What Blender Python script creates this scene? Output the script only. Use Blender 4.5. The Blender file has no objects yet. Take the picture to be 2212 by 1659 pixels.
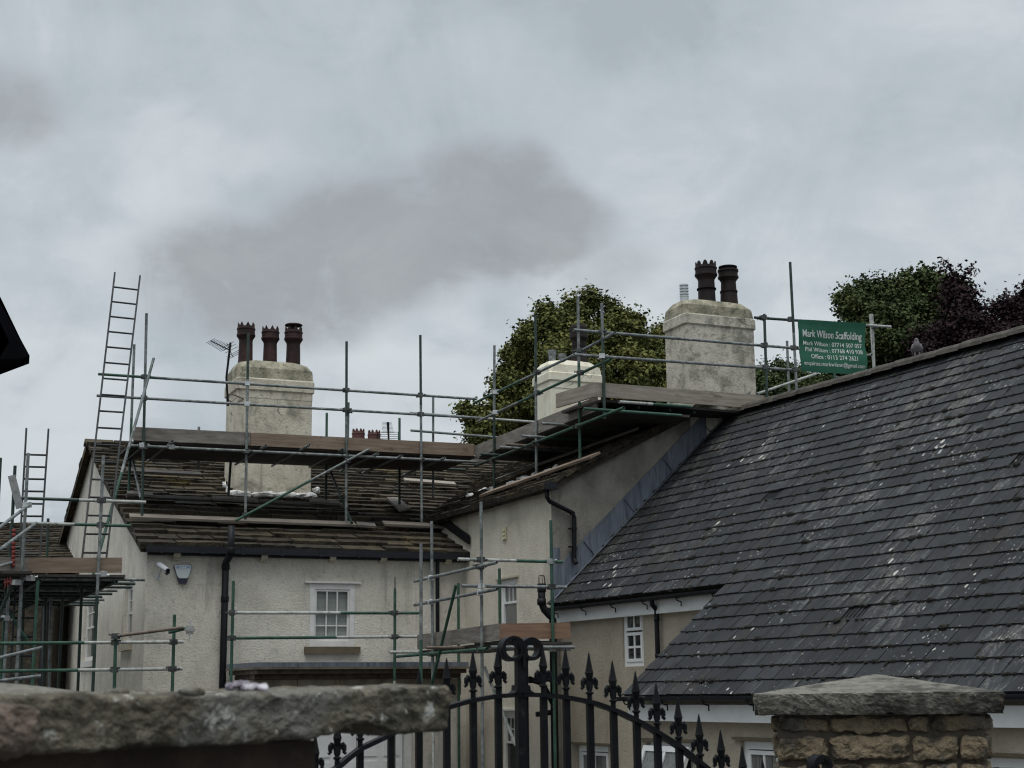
import bpy, math, random
from mathutils import Vector, Matrix, noise
rnd = random.Random(7)
SC = bpy.context.scene
COL = SC.collection

# ------------------------------------------------------------------ camera, sky, sun, exposure
EYE = Vector((0, 0, 2.45))
FPX, CX, CY = 3300.0, 1106.0, 829.5          # lens in units of a 2212 px wide frame
PITCH = math.atan((1497.0 - CY) / FPX)
ROLL = -0.0115
CROT = Matrix.Rotation(math.pi / 2 + PITCH, 3, 'X') @ Matrix.Rotation(ROLL, 3, 'Z')
cd = bpy.data.cameras.new("Camera")
cam = bpy.data.objects.new("Camera", cd)
COL.objects.link(cam)
cam.matrix_world = Matrix.Translation(EYE) @ CROT.to_4x4()
cd.sensor_width = 36.0
cd.lens = FPX / 2212.0 * 36.0
cd.clip_start, cd.clip_end = 0.05, 3000
cd.dof.use_dof = True
cd.dof.focus_distance = 12.0
cd.dof.aperture_fstop = 11.0
SC.camera = cam
SUN_EL, SUN_AZ = math.radians(70), math.radians(195)     # azimuth from +Y towards +X: behind and above the camera

world = bpy.data.worlds.new("World")
SC.world = world
world.use_nodes = True
wn, wl = world.node_tree.nodes, world.node_tree.links
wn.clear()
def W(t, **k):
    n = wn.new(t)
    for a, b in k.items(): setattr(n, a, b)
    return n
def wmath(op, a, b=None, clamp=False):
    n = W('ShaderNodeMath', operation=op, use_clamp=clamp)
    for i, v in enumerate((a, b)):
        if v is None: continue
        if isinstance(v, (int, float)): n.inputs[i].default_value = v
        else: wl.new(v, n.inputs[i])
    return n.outputs[0]
def wramp(fac, stops):
    n = W('ShaderNodeValToRGB')
    cr = n.color_ramp
    while len(cr.elements) < len(stops): cr.elements.new(0.5)
    for e, (p, c) in zip(cr.elements, stops): e.position = p; e.color = (*c, 1)
    wl.new(fac, n.inputs[0])
    return n.outputs[0]
def wmix(f, a, b, bt='MIX'):
    n = W('ShaderNodeMix', data_type='RGBA', blend_type=bt)
    if isinstance(f, (int, float)): n.inputs[0].default_value = f
    else: wl.new(f, n.inputs[0])
    for i, v in ((6, a), (7, b)):
        if isinstance(v, tuple): n.inputs[i].default_value = (*v, 1)
        else: wl.new(v, n.inputs[i])
    return n.outputs[2]
tc = W('ShaderNodeTexCoord')
sep = W('ShaderNodeSeparateXYZ'); wl.new(tc.outputs['Generated'], sep.inputs[0])
zc = wmath('MAXIMUM', sep.outputs[2], 0.0)
den = wmath('ADD', zc, 0.22)
comb = W('ShaderNodeCombineXYZ')
wl.new(wmath('DIVIDE', sep.outputs[0], den), comb.inputs[0])
wl.new(wmath('DIVIDE', sep.outputs[1], den), comb.inputs[1])
def wnoise(scale, detail, rough, dist=0.0, loc=(0, 0, 0), vec=None):
    m = W('ShaderNodeMapping'); m.inputs['Location'].default_value = loc
    wl.new(vec or comb.outputs[0], m.inputs[0])
    n = W('ShaderNodeTexNoise')
    n.inputs['Scale'].default_value = scale; n.inputs['Detail'].default_value = detail
    n.inputs['Roughness'].default_value = rough; n.inputs['Distortion'].default_value = dist
    wl.new(m.outputs[0], n.inputs[0])
    return n
big = wnoise(1.5, 7, 0.55, 0.25, (3.1, 1.7, 0)).outputs[0]
mid = wnoise(4.2, 8, 0.6, 0.3, (0.4, 5.2, 0)).outputs[0]
warp = wnoise(2.6, 6, 0.55, 0.0, (7.7, 2.2, 0), tc.outputs['Generated'])
def dirvec(px, py):
    d = CROT @ Vector(((px - CX) / FPX, -(py - CY) / FPX, -1.0)); return d.normalized()
def blob(px, py, rad, wpx=0.10, sx=1.0, sz=1.0):
    """soft cloud lump around one direction of the sky, its edge torn by noise"""
    d = dirvec(px, py)
    off = W('ShaderNodeVectorMath', operation='SUBTRACT'); wl.new(warp.outputs['Color'], off.inputs[0]); off.inputs[1].default_value = (0.5, 0.5, 0.5)
    sc_ = W('ShaderNodeVectorMath', operation='SCALE'); wl.new(off.outputs[0], sc_.inputs[0]); sc_.inputs['Scale'].default_value = wpx
    ad = W('ShaderNodeVectorMath', operation='ADD'); wl.new(tc.outputs['Generated'], ad.inputs[0]); wl.new(sc_.outputs[0], ad.inputs[1])
    sb = W('ShaderNodeVectorMath', operation='SUBTRACT'); wl.new(ad.outputs[0], sb.inputs[0]); sb.inputs[1].default_value = d
    ml = W('ShaderNodeVectorMath', operation='MULTIPLY'); wl.new(sb.outputs[0], ml.inputs[0]); ml.inputs[1].default_value = (1 / sx, 1, 1 / sz)
    ln = W('ShaderNodeVectorMath', operation='LENGTH'); wl.new(ml.outputs[0], ln.inputs[0])
    mr = W('ShaderNodeMapRange', interpolation_type='SMOOTHERSTEP'); wl.new(ln.outputs['Value'], mr.inputs[0])
    mr.inputs[1].default_value = rad; mr.inputs[2].default_value = rad * 0.15; mr.inputs[3].default_value = 0; mr.inputs[4].default_value = 1
    return mr.outputs[0]
fine = wnoise(9.0, 9, 0.62, 0.6, (2.4, 8.2, 0), tc.outputs['Generated']).outputs[0]
curl = wnoise(22.0, 8, 0.6, 0.9, (5.4, 1.2, 0), tc.outputs['Generated']).outputs[0]
cloud = wramp(wmath('ADD', wmath('ADD', wmath('MULTIPLY', big, 0.4), wmath('MULTIPLY', mid, 0.25)), wmath('MULTIPLY', fine, 0.35)),
              [(0.40, (0.372, 0.419, 0.456)), (0.47, (0.430, 0.481, 0.521)), (0.53, (0.470, 0.522, 0.560)), (0.60, (0.558, 0.603, 0.632))])
tear = wmath('SUBTRACT', wmath('ADD', wmath('ADD', wmath('MULTIPLY', mid, 0.35), wmath('MULTIPLY', fine, 0.45)), wmath('MULTIPLY', curl, 0.2)), 0.5)
def field(lumps, wpx, k, lo, hi):
    f = None
    for (px, py, rad, w, sx, sz) in lumps:
        b = wmath('MULTIPLY', blob(px, py, rad, wpx, sx, sz), w)
        f = b if f is None else wmath('MAXIMUM', f, b)
    mr = W('ShaderNodeMapRange', interpolation_type='SMOOTHSTEP'); wl.new(wmath('ADD', f, wmath('MULTIPLY', tear, wmath('ADD', wmath('MULTIPLY', f, k), 0.5))), mr.inputs[0])
    mr.inputs[1].default_value = lo; mr.inputs[2].default_value = hi; mr.inputs[3].default_value = 0; mr.inputs[4].default_value = 1
    return mr.outputs[0]
dark = field(((600, 580, 0.10, 0.8, 1.7, 0.75), (850, 500, 0.11, 0.8, 1.5, 0.75), (1060, 400, 0.085, 0.85, 1.1, 0.8), (1150, 450, 0.075, 0.9, 1.3, 0.7), (540, 630, 0.075, 0.75, 1.5, 0.6), (700, 470, 0.07, 0.6, 1.5, .6),
              (-10, 230, 0.06, 0.5, 1.0, 0.8), (760, 260, 0.12, 0.2, 1.8, 0.9), (1320, 540, 0.06, .35, 1.2, .7), (1900, 170, .07, .2, 2, .5)), 0.12, 4.2, 0.14, 0.80)
light = field(((340, 390, 0.10, 0.6, 0.7, 1.2), (280, 560, 0.08, 0.7, 1.3, 0.7), (450, 300, 0.07, 0.6, 1.9, 0.5), (1000, 660, 0.06, 0.7, 0.7, 1.3), (930, 590, 0.06, 0.5, 1.0, 1.0), (60, 900, 0.13, 0.9, 1.2, 1.0), (960, 900, 0.14, 0.9, 1.4, .8), (1680, 790, .08, .8, 1, 1), (730, 700, .05, .5, 1.5, .7)), 0.12, 3.4, 0.12, 0.95)
c1 = wmix(wmath('MULTIPLY', light, 0.75), cloud, (0.60, 0.645, 0.672))
c2 = wmix(wmath('MULTIPLY', dark, 0.92), c1, wmix(fine, (0.215, 0.231, 0.251), (0.41, 0.434, 0.458)))
# an overcast sky is about three times brighter overhead than at the horizon
over = W('ShaderNodeMapRange', interpolation_type='SMOOTHSTEP'); wl.new(zc, over.inputs[0])
over.inputs[1].default_value = 0.42; over.inputs[2].default_value = 0.95; over.inputs[3].default_value = 1.0; over.inputs[4].default_value = 2.3
vm = W('ShaderNodeVectorMath', operation='SCALE'); wl.new(c2, vm.inputs[0]); wl.new(over.outputs[0], vm.inputs['Scale'])
sky = W('ShaderNodeTexSky', sky_type='NISHITA', sun_disc=False, sun_elevation=SUN_EL, sun_rotation=SUN_AZ, air_density=1.0, dust_density=3.0)
bg1 = W('ShaderNodeBackground'); wl.new(sky.outputs[0], bg1.inputs[0]); bg1.inputs[1].default_value = 0.05
bg2 = W('ShaderNodeBackground'); wl.new(vm.outputs[0], bg2.inputs[0]); bg2.inputs[1].default_value = 1.03
mixs = W('ShaderNodeMixShader'); mixs.inputs[0].default_value = 0.96
wl.new(bg1.outputs[0], mixs.inputs[1]); wl.new(bg2.outputs[0], mixs.inputs[2])
wo = W('ShaderNodeOutputWorld'); wl.new(mixs.outputs[0], wo.inputs[0])

sl = bpy.data.lights.new("Sun", 'SUN')
sl.energy, sl.angle, sl.color = 1.5, math.radians(40), (1.0, 0.96, 0.9)
sun = bpy.data.objects.new("Sun", sl); COL.objects.link(sun)
sdir = Vector((math.sin(SUN_AZ) * math.cos(SUN_EL), math.cos(SUN_AZ) * math.cos(SUN_EL), math.sin(SUN_EL)))
sun.rotation_euler = sdir.to_track_quat('Z', 'Y').to_euler()
SC.view_settings.view_transform = 'Standard'
SC.view_settings.look = 'None'
SC.view_settings.exposure = 0.12
SC.view_settings.gamma = 1.0
SC.cycles.max_bounces = 6
SC.cycles.use_adaptive_sampling = True
SC.cycles.filter_width = 1.15

# ------------------------------------------------------------------ geometry helpers
Z = Vector((0, 0, 1))
def V3(*a): return Vector(a)
def ray(x, y):
    d = CROT @ Vector(((x - CX) / FPX, -(y - CY) / FPX, -1.0)); return d / d.y
def at(x, y, Y): return EYE + ray(x, y) * Y
def onp(x, y, pl):
    p0, n = pl; d = ray(x, y); return EYE + d * ((p0 - EYE).dot(n) / d.dot(n))
def az(a): a = math.radians(a); return Vector((math.sin(a), math.cos(a), 0))
def hor(v): v = Vector((v.x, v.y, 0)); return v.normalized()
def vplane(p, q):
    """vertical plane through two points -> (point, normal)"""
    return (p, hor(q - p).cross(Z))
def shift(pl, d): return (pl[0] + d, pl[1])

class MB:
    def __init__(s): s.v, s.f, s.m, s.uv = [], [], [], []
    def add(s, verts, faces, m=0, uvs=None):
        o = len(s.v); s.v += [Vector(v) for v in verts]
        for i, f in enumerate(faces):
            s.f.append([o + k for k in f]); s.m.append(m)
            s.uv.append(uvs[i] if uvs else None)
    def quad(s, a, b, c, d, m=0, uv=None): s.add([a, b, c, d], [(0, 1, 2, 3)], m, [uv] if uv else None)
    def poly(s, pts, m=0): s.add(pts, [tuple(range(len(pts)))], m)
    def box(s, c, a, b, n, m=0):
        """centre and three half-extent vectors"""
        c, a, b, n = Vector(c), Vector(a), Vector(b), Vector(n)
        vs = [c + a * i + b * j + n * k for i in (-1, 1) for j in (-1, 1) for k in (-1, 1)]
        s.add(vs, [(0, 1, 3, 2), (4, 6, 7, 5), (0, 4, 5, 1), (2, 3, 7, 6), (0, 2, 6, 4), (1, 5, 7, 3)], m)
    def board(s, p, q, wid, th, m=0):
        """p-q is one long edge; wid and th are full vectors"""
        c = (p + q) / 2 + wid / 2 + th / 2
        s.box(c, (q - p) / 2, wid / 2, th / 2, m)
    def prism(s, pts, ex, m=0):
        n = len(pts); ex = Vector(ex)
        s.add(list(pts) + [Vector(p) + ex for p in pts],
              [tuple(range(n))[::-1], tuple(range(n, 2 * n))] + [(i, (i + 1) % n, (i + 1) % n + n, i + n) for i in range(n)], m)
    def ring(s, c, a, b, r, n): return [c + a * (r * math.cos(2 * math.pi * i / n)) + b * (r * math.sin(2 * math.pi * i / n)) for i in range(n)]
    def tube(s, p, q, r=0.0242, n=10, m=0, m2=None, frac=1.0, hollow=True):
        p, q = Vector(p), Vector(q); d = (q - p).normalized()
        a = d.orthogonal().normalized(); b = d.cross(a)
        L = (q - p).length
        cuts = [(0, m)] + ([(frac, m2)] if m2 is not None and 0 < frac < 1 else [])
        ends = [c[0] for c in cuts[1:]] + [1.0]
        for (t0, mm), t1 in zip(cuts, ends):
            vs = s.ring(p + d * L * t0, a, b, r, n) + s.ring(p + d * L * t1, a, b, r, n)
            s.add(vs, [(i, (i + 1) % n, (i + 1) % n + n, i + n) for i in range(n)], mm)
        for e, dd, mm in ((p, d, cuts[0][1]), (q, -d, cuts[-1][1])):
            if hollow and r > 0.02:
                vs = s.ring(e, a, b, r, n) + s.ring(e, a, b, r * 0.8, n) + s.ring(e + dd * 0.12, a, b, r * 0.8, n)
                fs = [(i, (i + 1) % n, (i + 1) % n + n, i + n) for i in range(n)] + [(i + n, (i + 1) % n + n, (i + 1) % n + 2 * n, i + 2 * n) for i in range(n)] + [tuple(range(2 * n, 3 * n))]
                s.add(vs, fs, mm)
            else: s.poly(s.ring(e, a, b, r, n), mm)
    def path(s, pts, radii, n=8, m=0, cap=True):
        pts = [Vector(p) for p in pts]
        if isinstance(radii, (int, float)): radii = [radii] * len(pts)
        rings, prev = [], None
        for i, p in enumerate(pts):
            d = (pts[min(i + 1, len(pts) - 1)] - pts[max(i - 1, 0)]).normalized()
            a = d.orthogonal().normalized() if prev is None else (prev - d * prev.dot(d)).normalized()
            prev = a; rings.append(s.ring(p, a, d.cross(a), radii[i], n))
        vs = [v for r in rings for v in r]
        fs = [(k * n + i, k * n + (i + 1) % n, (k + 1) * n + (i + 1) % n, (k + 1) * n + i) for k in range(len(pts) - 1) for i in range(n)]
        if cap: fs += [tuple(range(n))[::-1], tuple(range((len(pts) - 1) * n, len(pts) * n))]
        s.add(vs, fs, m)
    def lathe(s, base, prof, n=16, m=0, ax=Z):
        """prof: list of (radius, height)"""
        base = Vector(base); ax = Vector(ax).normalized(); a = ax.orthogonal().normalized(); b = ax.cross(a)
        vs = [v for r, h in prof for v in s.ring(base + ax * h, a, b, max(r, 1e-4), n)]
        k = len(prof)
        fs = [(j * n + i, j * n + (i + 1) % n, (j + 1) * n + (i + 1) % n, (j + 1) * n + i) for j in range(k - 1) for i in range(n)]
        fs += [tuple(range(n))[::-1], tuple(range((k - 1) * n, k * n))]
        s.add(vs, fs, m)
    def strip(s, pts, wid, th, m=0):
        """flat bar along pts: wid = full vector across, th = thickness in the plane of the path"""
        pts = [Vector(p) for p in pts]; w = Vector(wid) / 2; wn_ = w.normalized(); secs = []
        for i, p in enumerate(pts):
            d = (pts[min(i + 1, len(pts) - 1)] - pts[max(i - 1, 0)]).normalized()
            t = d.cross(wn_).normalized() * th / 2
            secs.append([p - w - t, p + w - t, p + w + t, p - w + t])
        vs = [v for q in secs for v in q]
        fs = [(k * 4 + i, k * 4 + (i + 1) % 4, (k + 1) * 4 + (i + 1) % 4, (k + 1) * 4 + i) for k in range(len(pts) - 1) for i in range(4)]
        fs += [(0, 1, 2, 3), tuple(range((len(pts) - 1) * 4, len(pts) * 4))]
        s.add(vs, fs, m)
    def rough_block(s, c, a, b, n, amp, freq, seed, div=(8, 4, 4), m=0, rnd_pow=6.0):
        """stone: subdivided rounded block, pushed about by noise (a, b, n half-extent vectors)"""
        c, a, b, n = Vector(c), Vector(a), Vector(b), Vector(n)
        la, lb, ln = a.length, b.length, n.length
        def pt(i, j, k):
            x, y, z = i, j, k
            r = (abs(x) ** rnd_pow + abs(y) ** rnd_pow + abs(z) ** rnd_pow) ** (1 / rnd_pow)
            q = max(abs(x), abs(y), abs(z)) / r
            p = c + a * x * q + b * y * q + n * z * q
            sd = Vector((seed * 7.3, seed * 3.1, seed * 1.7))
            nv = noise.noise_vector(p * freq + sd) * amp + noise.noise_vector(p * freq * 3.1 + sd) * amp * 0.45
            return p + nv
        D = div
        def face(fn, du, dv):
            vs = [fn(-1 + 2 * i / du, -1 + 2 * j / dv) for j in range(dv + 1) for i in range(du + 1)]
            s.add(vs, [(j * (du + 1) + i, j * (du + 1) + i + 1, (j + 1) * (du + 1) + i + 1, (j + 1) * (du + 1) + i) for j in range(dv) for i in range(du)], m)
        for sg in (-1, 1):
            face(lambda u, v: pt(u, v, sg), D[0], D[1])
            face(lambda u, v: pt(u, sg, v), D[0], D[2])
            face(lambda u, v: pt(sg, u, v), D[1], D[2])

LOC = {}
def base_of(mb):
    xs = [v.x for v in mb.v]; ys = [v.y for v in mb.v]; zs = [v.z for v in mb.v]
    return Vector(((min(xs) + max(xs)) / 2, (min(ys) + max(ys)) / 2, min(zs)))
def tag(o, label=None, cat=None, group=None, kind=None):
    for k, v in (('label', label), ('category', cat), ('group', group), ('kind', kind)):
        if v: o[k] = v
    return o
def obj(name, mb, mats, parent=None, smooth=False, label=None, cat=None, group=None, kind=None):
    loc = LOC[parent.name] if parent else base_of(mb)
    me = bpy.data.meshes.new(name)
    me.from_pydata([v - loc for v in mb.v], [], mb.f)
    mats = mats if isinstance(mats, (list, tuple)) else [mats]
    for k in mats: me.materials.append(k)
    me.polygons.foreach_set('material_index', mb.m)
    if any(u is not None for u in mb.uv):
        lay = me.uv_layers.new(name='UVMap')
        for p, u in zip(me.polygons, mb.uv):
            if u is not None:
                for li, c in zip(p.loop_indices, u): lay.data[li].uv = c
    if smooth: me.polygons.foreach_set('use_smooth', [True] * len(me.polygons))
    me.update()
    o = bpy.data.objects.new(name, me); COL.objects.link(o)
    if parent: o.parent = parent
    else: o.location = loc
    LOC[o.name] = loc
    return tag(o, label, cat, group, kind)
def thing(name, label, cat, loc, group=None):
    o = bpy.data.objects.new(name, None); COL.objects.link(o); o.location = loc; LOC[o.name] = Vector(loc)
    o.empty_display_size = 0.2
    return tag(o, label, cat, group)

# ------------------------------------------------------------------ materials
def mat(name, stops, rough=0.8, metal=0.0, scale=4.0, detail=6, nrough=0.6, stretch=(1, 1, 1), coord='Object', bump=0.0, bscale=60.0, bdist=0.01, island=0.0,
        over=(), spec=0.5, dist=0.0, bdetail=4):
    """noise-driven colour; over = extra layers (colour, scale, low, high, strength, stretch)"""
    m = bpy.data.materials.new(name); m.use_nodes = True
    nt = m.node_tree; N, L = nt.nodes, nt.links
    bs = N['Principled BSDF']; bs.inputs['Roughness'].default_value = rough; bs.inputs['Metallic'].default_value = metal
    bs.inputs['Specular IOR Level'].default_value = spec
    t = N.new('ShaderNodeTexCoord')
    def nz(sc_, st, det=detail, ro=nrough, d=dist, off=0.0):
        mp = N.new('ShaderNodeMapping'); mp.inputs['Scale'].default_value = st; mp.inputs['Location'].default_value = (off, off * 0.7, off * 1.3); L.new(t.outputs[coord], mp.inputs[0])
        n = N.new('ShaderNodeTexNoise'); n.inputs['Scale'].default_value = sc_; n.inputs['Detail'].default_value = det; n.inputs['Roughness'].default_value = ro
        n.inputs['Distortion'].default_value = d
        L.new(mp.outputs[0], n.inputs[0]); return n.outputs[0]
    fac = nz(scale, stretch)
    if island:
        g = N.new('ShaderNodeNewGeometry')
        mx = N.new('ShaderNodeMix'); mx.data_type = 'FLOAT'; mx.inputs[0].default_value = island
        L.new(fac, mx.inputs[2]); L.new(g.outputs['Random Per Island'], mx.inputs[3]); fac = mx.outputs[0]
    cr = N.new('ShaderNodeValToRGB'); L.new(fac, cr.inputs[0])
    while len(cr.color_ramp.elements) < len(stops): cr.color_ramp.elements.new(0.5)
    for e, (p, c) in zip(cr.color_ramp.elements, stops): e.position = p; e.color = (*c, 1)
    col = cr.outputs[0]
    for k, (c, sc_, lo, hi, stg, st) in enumerate(over):
        mr = N.new('ShaderNodeMapRange'); mr.interpolation_type = 'SMOOTHSTEP'
        L.new(nz(sc_, st, 8, 0.65, 0.2, 3.7 * (k + 1)), mr.inputs[0])
        mr.inputs[1].default_value = lo; mr.inputs[2].default_value = hi; mr.inputs[3].default_value = 0; mr.inputs[4].default_value = stg
        mx = N.new('ShaderNodeMix'); mx.data_type = 'RGBA'; L.new(mr.outputs[0], mx.inputs[0]); L.new(col, mx.inputs[6]); mx.inputs[7].default_value = (*c, 1)
        col = mx.outputs[2]
    L.new(col, bs.inputs['Base Color'])
    if bump:
        bn = N.new('ShaderNodeBump'); bn.inputs['Strength'].default_value = bump; bn.inputs['Distance'].default_value = bdist
        L.new(nz(bscale, (1, 1, 1), bdetail, 0.6), bn.inputs['Height']); L.new(bn.outputs[0], bs.inputs['Normal'])
    m['nodes_col'] = 0
    return m
def g3(v): return (v, v, v)
def add_cracks(m, scale, width, colour, strength, coord='Object'):
    nt = m.node_tree; N, L = nt.nodes, nt.links; bs = N['Principled BSDF']
    src = bs.inputs['Base Color'].links[0].from_socket
    t = N.new('ShaderNodeTexCoord'); nz = N.new('ShaderNodeTexNoise'); nz.inputs['Scale'].default_value = 2.2; nz.inputs['Detail'].default_value = 5
    L.new(t.outputs[coord], nz.inputs[0])
    mxv = N.new('ShaderNodeMix'); mxv.data_type = 'VECTOR'; mxv.inputs[0].default_value = 0.35
    L.new(t.outputs[coord], mxv.inputs[4]); L.new(nz.outputs['Color'], mxv.inputs[5])
    vo = N.new('ShaderNodeTexVoronoi'); vo.feature = 'DISTANCE_TO_EDGE'; vo.inputs['Scale'].default_value = scale; L.new(mxv.outputs[1], vo.inputs[0])
    mr = N.new('ShaderNodeMapRange'); L.new(vo.outputs['Distance'], mr.inputs[0]); mr.inputs[1].default_value = width * 0.4; mr.inputs[2].default_value = width; mr.inputs[3].default_value = 1; mr.inputs[4].default_value = 0
    n2 = N.new('ShaderNodeTexNoise'); n2.inputs['Scale'].default_value = 1.3; L.new(t.outputs[coord], n2.inputs[0])
    m2 = N.new('ShaderNodeMapRange'); L.new(n2.outputs[0], m2.inputs[0]); m2.inputs[1].default_value = 0.5; m2.inputs[2].default_value = 0.62; m2.inputs[3].default_value = 0; m2.inputs[4].default_value = strength
    mu = N.new('ShaderNodeMath'); mu.operation = 'MULTIPLY'; L.new(mr.outputs[0], mu.inputs[0]); L.new(m2.outputs[0], mu.inputs[1])
    mx = N.new('ShaderNodeMix'); mx.data_type = 'RGBA'; L.new(mu.outputs[0], mx.inputs[0]); L.new(src, mx.inputs[6]); mx.inputs[7].default_value = (*colour, 1)
    L.new(mx.outputs[2], bs.inputs['Base Color'])
def add_spots(m, scale, thr, colour, coord='UV', stretch=(1, 1, 1), mask=(0.45, 0.6), mscale=0.8):
    """small irregular lichen spots"""
    nt = m.node_tree; N, L = nt.nodes, nt.links; bs = N['Principled BSDF']
    src = bs.inputs['Base Color'].links[0].from_socket
    t = N.new('ShaderNodeTexCoord'); mp = N.new('ShaderNodeMapping'); mp.inputs['Scale'].default_value = stretch; L.new(t.outputs[coord], mp.inputs[0])
    wz = N.new('ShaderNodeTexNoise'); wz.inputs['Scale'].default_value = 14; L.new(mp.outputs[0], wz.inputs[0])
    mv = N.new('ShaderNodeMix'); mv.data_type = 'VECTOR'; mv.inputs[0].default_value = 0.06; L.new(mp.outputs[0], mv.inputs[4]); L.new(wz.outputs['Color'], mv.inputs[5])
    vo = N.new('ShaderNodeTexVoronoi'); vo.inputs['Scale'].default_value = scale; L.new(mv.outputs[1], vo.inputs[0])
    # only some cells carry a spot, of varying size
    sp = N.new('ShaderNodeSeparateColor'); L.new(vo.outputs['Color'], sp.inputs[0])
    th = N.new('ShaderNodeMath'); th.operation = 'MULTIPLY'; L.new(sp.outputs[0], th.inputs[0]); th.inputs[1].default_value = thr
    nm = N.new('ShaderNodeTexNoise'); nm.inputs['Scale'].default_value = mscale; nm.inputs['Detail'].default_value = 4; L.new(t.outputs[coord], nm.inputs[0])
    mk = N.new('ShaderNodeMapRange'); L.new(nm.outputs[0], mk.inputs[0]); mk.inputs[1].default_value = mask[0]; mk.inputs[2].default_value = mask[1]
    th2 = N.new('ShaderNodeMath'); th2.operation = 'MULTIPLY'; L.new(th.outputs[0], th2.inputs[0]); L.new(mk.outputs[0], th2.inputs[1])
    lt = N.new('ShaderNodeMath'); lt.operation = 'LESS_THAN'; L.new(vo.outputs['Distance'], lt.inputs[0]); L.new(th2.outputs[0], lt.inputs[1])
    sg = N.new('ShaderNodeMath'); sg.operation = 'MULTIPLY'; L.new(lt.outputs[0], sg.inputs[0]); sg.inputs[1].default_value = 0.85
    mx = N.new('ShaderNodeMix'); mx.data_type = 'RGBA'; L.new(sg.outputs[0], mx.inputs[0]); L.new(src, mx.inputs[6]); mx.inputs[7].default_value = (*colour, 1)
    L.new(mx.outputs[2], bs.inputs['Base Color'])

def add_lichen(m, colour):
    """crusty lichen: blotches that run down the slope, broken up by grain, heavy on some tiles and absent on others"""
    nt = m.node_tree; N, L = nt.nodes, nt.links; bs = N['Principled BSDF']
    src = bs.inputs['Base Color'].links[0].from_socket
    t = N.new('ShaderNodeTexCoord')
    def nz(scale, st, det, off):
        mp = N.new('ShaderNodeMapping'); mp.inputs['Scale'].default_value = st; mp.inputs['Location'].default_value = (off, off, 0); L.new(t.outputs['UV'], mp.inputs[0])
        n = N.new('ShaderNodeTexNoise'); n.inputs['Scale'].default_value = scale; n.inputs['Detail'].default_value = det; n.inputs['Roughness'].default_value = .65; n.inputs['Distortion'].default_value = .4
        L.new(mp.outputs[0], n.inputs[0]); return n.outputs[0]
    def ma(op, a, b):
        n = N.new('ShaderNodeMath'); n.operation = op
        for i, v in enumerate((a, b)):
            if isinstance(v, (int, float)): n.inputs[i].default_value = v
            else: L.new(v, n.inputs[i])
        return n.outputs[0]
    g = N.new('ShaderNodeNewGeometry')
    f = ma('ADD', ma('ADD', ma('MULTIPLY', nz(.42, (1, 1, 1), 3, 2.0), .9), ma('MULTIPLY', nz(6.5, (1.6, .6, 1), 6, 5.0), .8)), ma('MULTIPLY', g.outputs['Random Per Island'], .10))
    mr = N.new('ShaderNodeMapRange'); mr.interpolation_type = 'SMOOTHSTEP'; L.new(f, mr.inputs[0]); mr.inputs[1].default_value = .93; mr.inputs[2].default_value = 1.12; mr.inputs[3].default_value = 0; mr.inputs[4].default_value = 1
    gr = N.new('ShaderNodeMapRange'); L.new(nz(38, (1, .8, 1), 6, 9.0), gr.inputs[0]); gr.inputs[1].default_value = .40; gr.inputs[2].default_value = .62; gr.inputs[3].default_value = 0; gr.inputs[4].default_value = .85
    mx = N.new('ShaderNodeMix'); mx.data_type = 'RGBA'; L.new(ma('MULTIPLY', mr.outputs[0], gr.outputs[0]), mx.inputs[0]); L.new(src, mx.inputs[6]); mx.inputs[7].default_value = (*colour, 1)
    L.new(mx.outputs[2], bs.inputs['Base Color'])

M = {}
M['render'] = mat('grey_roughcast', [(0.3, (0.55, 0.51, 0.44)), (0.5, (0.655, 0.612, 0.53)), (0.7, (0.72, 0.675, 0.59))], 0.95, scale=2.2, bump=0.7, bscale=38, bdist=0.025,
                  over=[((0.30, 0.29, 0.268), 0.8, 0.52, 0.74, 0.7, (1, 1, 0.7)), ((0.33, 0.31, 0.275), 26, 0.5, 0.68, 0.45, (1, 1, 1)), ((0.20, 0.19, 0.17), 3.4, 0.54, 0.74, 0.6, (1, 1, 0.09)), ((0.25, 0.245, 0.23), 7, 0.55, 0.72, 0.5, (1, 1, 1))])
M['render_beige'] = mat('beige_roughcast', [(0.3, (0.54, 0.49, 0.40)), (0.5, (0.64, 0.585, 0.485)), (0.7, (0.70, 0.645, 0.545))], 0.95, scale=1.8, bump=0.7, bscale=38, bdist=0.025,
                        over=[((0.30, 0.268, 0.212), 0.8, 0.50, 0.73, 0.7, (1, 1, 0.6)), ((0.34, 0.30, 0.235), 26, 0.5, 0.68, 0.35, (1, 1, 1)), ((0.21, 0.185, 0.145), 3.4, 0.54, 0.74, 0.6, (1, 1, 0.09))])
M['render_dirty'] = mat('sooty_roughcast', [(0.3, (0.17, 0.158, 0.138)), (0.5, (0.26, 0.24, 0.205)), (0.72, (0.38, 0.35, 0.295))], 0.95, scale=1.3, bump=0.7, bscale=38, bdist=0.025,
                      over=[((0.10, 0.097, 0.09), 1.5, 0.48, 0.7, 0.7, (1, 1, 0.7)), ((0.36, 0.34, 0.29), 22, 0.52, 0.7, 0.35, (1, 1, 1)), ((0.08, 0.078, 0.072), 2.6, 0.55, 0.72, 0.6, (1, 1, 0.15))])
M['render_tan'] = mat('tan_roughcast', [(0.3, (0.32, 0.275, 0.21)), (0.5, (0.39, 0.34, 0.265)), (0.7, (0.45, 0.395, 0.315))], 0.95, scale=1.5, bump=0.7, bscale=38, bdist=0.02,
                      over=[((0.25, 0.21, 0.16), 24, 0.5, 0.68, 0.4, (1, 1, 1)), ((0.2, 0.17, 0.13), 2.5, 0.58, 0.75, 0.5, (1, 1, 0.12))])
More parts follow.
